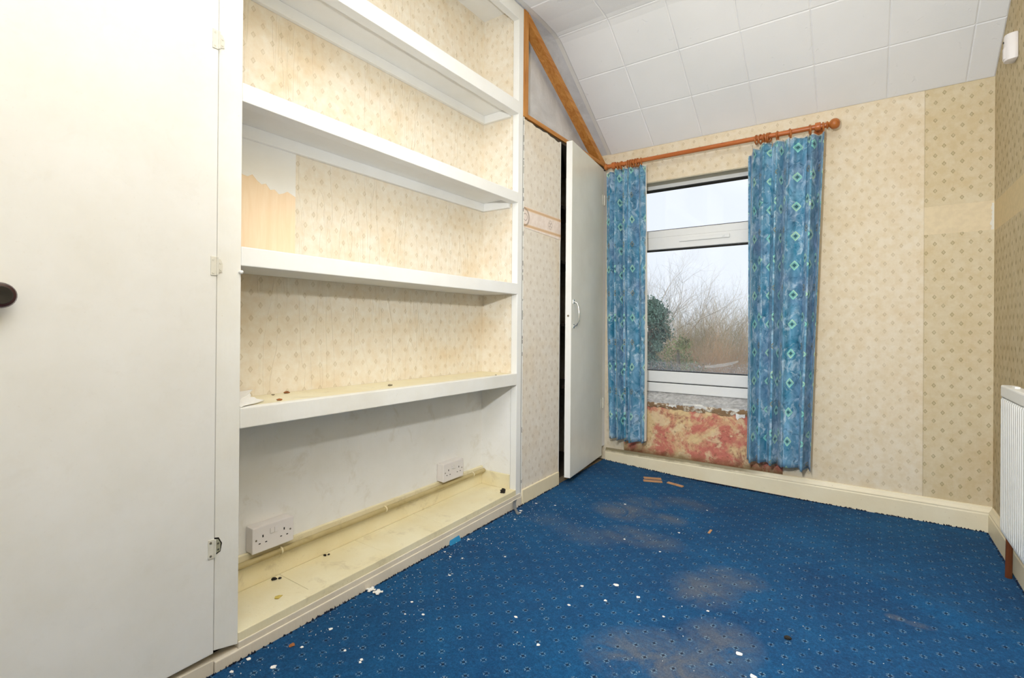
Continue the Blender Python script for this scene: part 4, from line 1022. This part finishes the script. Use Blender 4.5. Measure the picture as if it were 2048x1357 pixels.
# cyan scrap tucked under the plinth, dangling cellophane, grime lumps
o = MB().hexa([(-A+0.0085, 1.613, zf(-A, 1.613)-0.001), (-A+0.020, 1.613, zf(-A, 1.613)-0.001), (-A+0.020, 1.680, zf(-A, 1.68)), (-A+0.0085, 1.680, zf(-A, 1.68)), (-A+0.0085, 1.618, 0.013), (-A+0.012, 1.618, 0.013), (-A+0.012, 1.676, 0.017), (-A+0.0085, 1.676, 0.017)]).build('plastic_scrap', M['blue_plastic'], bevel=0.001)
tag(o, 'bright cyan scrap of plastic wedged against the plinth', 'plastic scrap')
mb = MB(); k = 9
for i in range(k):
    t = i/(k-1); w = 0.012*(1-t)+0.004+0.004*(t > 0.8); z = 0.050-0.048*t; xx = -A+0.010+0.055*t*t
    mb.v += [(xx, 2.110-w-0.05*t, max(z, zf(xx, 2.1)+0.001)), (xx+0.003*t, 2.110+w-0.05*t, max(z, zf(xx, 2.1)+0.001)+0.002)]
for i in range(k-1): mb.f.append((2*i, 2*i+2, 2*i+3, 2*i+1))
o = mb.build('cellophane_strip', M['tape'], fix=False); o.modifiers.new('t', 'SOLIDIFY').thickness = 0.0008
tag(o, 'grey translucent strip hanging from the plinth corner onto the carpet', 'plastic strip')
def lump(x, y, z, r, seed, mat, name, label, cat, squash=0.7, group=None):
    bm = bmesh.new(); bmesh.ops.create_icosphere(bm, subdivisions=2, radius=r); rnd = random.Random(seed)
    for v in bm.verts:
        v.co *= rnd.uniform(0.62, 1.2); v.co.z *= squash; v.co += Vector((x, y, z+r*squash*0.75))
    me = bpy.data.meshes.new(name); bm.to_mesh(me); bm.free(); me.materials.append(mat); o = bpy.data.objects.new(name, me); COL.objects.link(o)
    tag(o, label, cat, group); return o
lump(-1.4935, 2.062, zn(2.06), 0.0155, 1, M['grime'], 'soot_lump', 'large black sooty lump in the far corner of the recess floor', 'debris', 0.8)
for i, (x, y, r) in enumerate([(-1.655, 0.950, .009), (-1.645, 0.965, .006), (-1.66, 1.152, .007), (-1.655, 1.165, .005)]):
    lump(x, y, zn(y), r, 10+i, M['grime'], 'grime_crumb', ('larger dark crumb of the pair below the near socket', 'smaller dark crumb of the pair below the near socket', 'larger dark crumb of the pair right of the near socket', 'smaller dark crumb of the pair right of the near socket')[i], 'debris', 0.5, 'grime crumbs in the recess')
lump(-1.681, 1.281, zn(1.28), 0.006, 20, M['grime'], 'grime_crumb', 'dark grime crumb near the middle of the recess floor', 'debris', 0.5, 'grime crumbs in the recess')
shard('yellow_scrap', -1.538, 0.8966, zn(0.8966), 0.017, 5, plain('yellowed_paint', (214, 190, 96), 0.7), 'yellowed paint scrap on the near end of the recess floor', 'debris', None, el=0.6)
lump(-0.185, 1.7307, zf(-0.185, 1.73), 0.010, 31, M['grime'], 'fluff_lump', 'small dark fluff lump on the open carpet', 'debris', 0.5)
lump(-1.3839, 0.8516, zf(-1.3839, 0.8516), 0.009, 32, M['rust_bit'], 'brown_crumb', 'rusty brown crumb on the carpet near the plinth', 'debris', 0.4)
# on the lowest shelf
ZS = 0.7452*S
pts = [(-1.463, 0.735, ZS+0.0035), (-1.475, 0.752, ZS+0.006), (-1.50, 0.800, ZS+0.005), (-1.533, 0.842, ZS+0.0045), (-1.548, 0.826, ZS+0.009), (-1.566, 0.829, ZS+0.012), (-1.578, 0.822, ZS+0.013), (-1.60, 0.836, ZS+0.014), (-1.625, 0.846, ZS+0.018), (-1.650, 0.868, ZS+0.026), (-1.660, 0.80, ZS+0.020), (-1.60, 0.735, ZS+0.012)]
mb = MB(); cpt = (-1.545, 0.775, ZS+0.012); mb.v = [cpt]+pts; kk = len(pts); mb.f = [(0, 1+i, 1+(i+1) % kk) for i in range(kk)]
o = mb.build('torn_paper', M['flake'], fix=True); o.modifiers.new('t', 'SOLIDIFY').thickness = 0.003
tag(o, 'torn white piece of foam card at the near end of the lowest shelf', 'paper scrap')
for i, (x, y, r, lb) in enumerate([(-1.664, 0.995, .011, 'orange rusty crumb at the back of the lowest shelf'), (-1.5185, 0.884, .009, 'orange rusty crumb near the front of the lowest shelf')]):
    lump(x, y, ZS, r, 50+i, M['rust_bit'], 'rust_crumb', lb, 'debris', 0.35)
for i, (x, y, lb) in enumerate([(-1.6477, 0.9363, 'grey pebble crumb near the torn card on the lowest shelf'), (-1.554, 1.3696, 'grey flat crumb on the middle of the lowest shelf'), (-1.49, 1.99, 'dark crumb at the far end of the lowest shelf')]):
    lump(x, y, ZS, (0.006, 0.010, 0.005)[i], 60+i, plain('grey_crumb', (140, 128, 104), 0.9), 'shelf_crumb', lb, 'debris', 0.4)

# ---------------------------------------------------------------- outside: trees beyond the window
GZ = -2.6
gr = MB().box(-30, 12, B+TW+0.5, 45, GZ-0.2, GZ).build('ground_outside', M['grass']); struct(gr, 'rough grass outside below the window', 'ground')
def seg(mb, a, b, ra, rb, k=3):
    d = (b-a)
    if d.length < 1e-5: return
    d.normalize(); x = d.orthogonal().normalized(); y = d.cross(x); o = len(mb.v)
    for p, r in ((a, ra), (b, rb)):
        for j in range(k):
            an = 2*PI*j/k; mb.v.append(tuple(p+(x*math.cos(an)+y*math.sin(an))*r))
    for j in range(k): mb.f.append((o+j, o+(j+1) % k, o+k+(j+1) % k, o+k+j))
def grow(mb, p, d, L, r, depth, rnd, spread, upb):
    nseg = 3; q = p
    for i in range(nseg):
        d = (d+Vector((rnd.gauss(0, .16), rnd.gauss(0, .16), rnd.gauss(0, .10)+upb))).normalized()
        e = q+d*L/nseg; r1 = r*(1-0.22*(i+1)/nseg); seg(mb, q, e, r, r1, 5 if r > 0.02 else 3); q = e; r = r1
        if depth > 0 and i > 0 and rnd.random() < 0.75:
            dd = (d+Vector((rnd.gauss(0, spread), rnd.gauss(0, spread), rnd.gauss(0.1, spread*.6)))).normalized()
            grow(mb, q, dd, L*rnd.uniform(.55, .8), r*rnd.uniform(.45, .65), depth-1, rnd, spread, upb)
    if depth > 0:
        for _ in range(2):
            dd = (d+Vector((rnd.gauss(0, spread), rnd.gauss(0, spread), rnd.gauss(0.05, spread*.6)))).normalized()
            grow(mb, q, dd, L*rnd.uniform(.6, .85), r*rnd.uniform(.55, .75), depth-1, rnd, spread, upb)
def tree(x, y, h, seed, mat, label, depth=5, spread=0.55, r=0.07):
    rnd = random.Random(seed); t = thing('bare_tree', label, 'tree', (x, y, GZ), 'bare trees beyond the window')
    tr_ = MB(); p0 = Vector((x, y, GZ)); p1 = Vector((x+rnd.uniform(-.1, .1), y, GZ+h*0.42))
    tr_.tube([p0, (p0+p1)/2+Vector((0.05, 0, 0)), p1], [r, r*0.85, r*0.7], 8).build('trunk', mat, t, smooth=True)
    mb = MB()
    for k in range(4):
        d = Vector((rnd.gauss(0, .45), rnd.gauss(0, .45), 1)).normalized(); grow(mb, p1, d, h*0.24, r*0.55, depth-1, rnd, spread, 0.05)
    b = mb.build('branches', mat, t, fix=False); return t
def thicket(x, y, h, w, seed, mat, label, nst=46, depth=3):
    rnd = random.Random(seed); t = thing('bare_bush', label, 'bush', (x, y, GZ), 'bare bushes beyond the window'); mb = MB()
    for k in range(nst):
        p = Vector((x+rnd.uniform(-w, w), y+rnd.uniform(-w*.6, w*.6), GZ)); hh = h*rnd.uniform(.75, 1.05)
        grow(mb, p, Vector((rnd.gauss(0, .12), rnd.gauss(0, .12), 1)).normalized(), hh*0.42, 0.016, depth, rnd, 0.45, 0.10)
    o = mb.build('stems', mat, t, fix=False); return t
def leafy(x, y, h, w, seed, mat, label, nl=7000, z0=0.0, name='ivy_tree', cat='tree', ls=0.035):
    rnd = random.Random(seed); t = thing(name, label, cat, (x, y, GZ)); st = MB(); st.tube([(x, y, GZ), (x+.05, y, GZ+h*.6), (x, y, GZ+h*.9)], [.09, .06, .02], 8)
    for k in range(9):
        a = rnd.uniform(0, 6.28); zz_ = GZ+h*rnd.uniform(.25, .8); st.tube([(x, y, zz_), (x+w*.7*math.cos(a), y+w*.7*math.sin(a), zz_+h*.15)], [.025, .008], 5)
    st.build('trunk', M['bark'], t, smooth=True); mb = MB()
    blobs = [(x+rnd.uniform(-w, w)*.8, y+rnd.uniform(-w*.6, w*.6), GZ+z0+h*rnd.uniform(.40, .92), w*rnd.uniform(.18, .5)) for _ in range(22)]
    for i in range(nl):
        bx, by, bz, br = blobs[i % 22]; v = Vector((rnd.gauss(0, 1), rnd.gauss(0, 1), rnd.gauss(0, 1.2))).normalized()*br*abs(rnd.gauss(.8, .35))
        c = Vector((bx, by, bz))+v; n1 = Vector((rnd.gauss(0, 1), rnd.gauss(0, 1), rnd.gauss(0, 1))).normalized(); n2 = n1.orthogonal().normalized(); s_ = ls*rnd.uniform(.6, 1.3); o = len(mb.v)
        mb.v += [tuple(c-n1*s_), tuple(c+n2*s_*.6), tuple(c+n1*s_), tuple(c-n2*s_*.6)]; mb.f.append((o, o+1, o+2, o+3))
    mb.build('foliage', mat, t, fix=False); return t
tree(-3.86, 11.8, 4.9, 5, M['bark_pale'], 'tall bare tree with pale trunk seen left of the pane\'s middle', 6, 0.5, 0.08)
tree(-4.75, 13.0, 4.9, 9, M['bark'], 'bare grey tree at the left edge of the window view', 5, 0.5, 0.06)
tree(-3.35, 13.6, 4.5, 14, M['bark'], 'low spreading bare tree just right of the pale-trunked one', 5, 0.6, 0.05)
leafy(-3.38, 9.4, 4.45, 0.40, 3, M['ivy'], 'dark blue-green ivy-covered tree at the left of the window view', 14000, ls=0.026)
leafy(-2.80, 9.3, 3.6, 0.40, 6, M['bramble'], 'low olive-green bramble bush in the middle of the window view', 3200, name='bramble_bush', cat='bush', ls=0.024)
tk = [(-3.5, 11.0, 3.75, .32, 'twig_brown', 'grey-brown bare bush next to the ivy-covered tree'), (-3.0, 10.9, 3.85, .3, 'twig_brown', 'grey-brown bare bush behind the green bramble'),
      (-2.45, 10.4, 3.6, .32, 'twig_red', 'reddish bare bush right of the green bramble'), (-1.95, 10.2, 3.6, .3, 'twig_red', 'reddish bare bush at the right edge of the window view'),
      (-2.7, 12.6, 4.2, .5, 'twig_brown', 'taller bare bush behind the reddish ones'), (-3.9, 13.2, 4.1, .5, 'twig_brown', 'bare bush behind the pale-trunked tree'), (-2.1, 11.9, 4.0, .4, 'twig_brown', 'bare bush behind the one at the right edge of the window')]
for i, (x, y, h, w, mt, lb) in enumerate(tk): thicket(x, y, h, w, 100+i, M[mt], lb, nst=60)
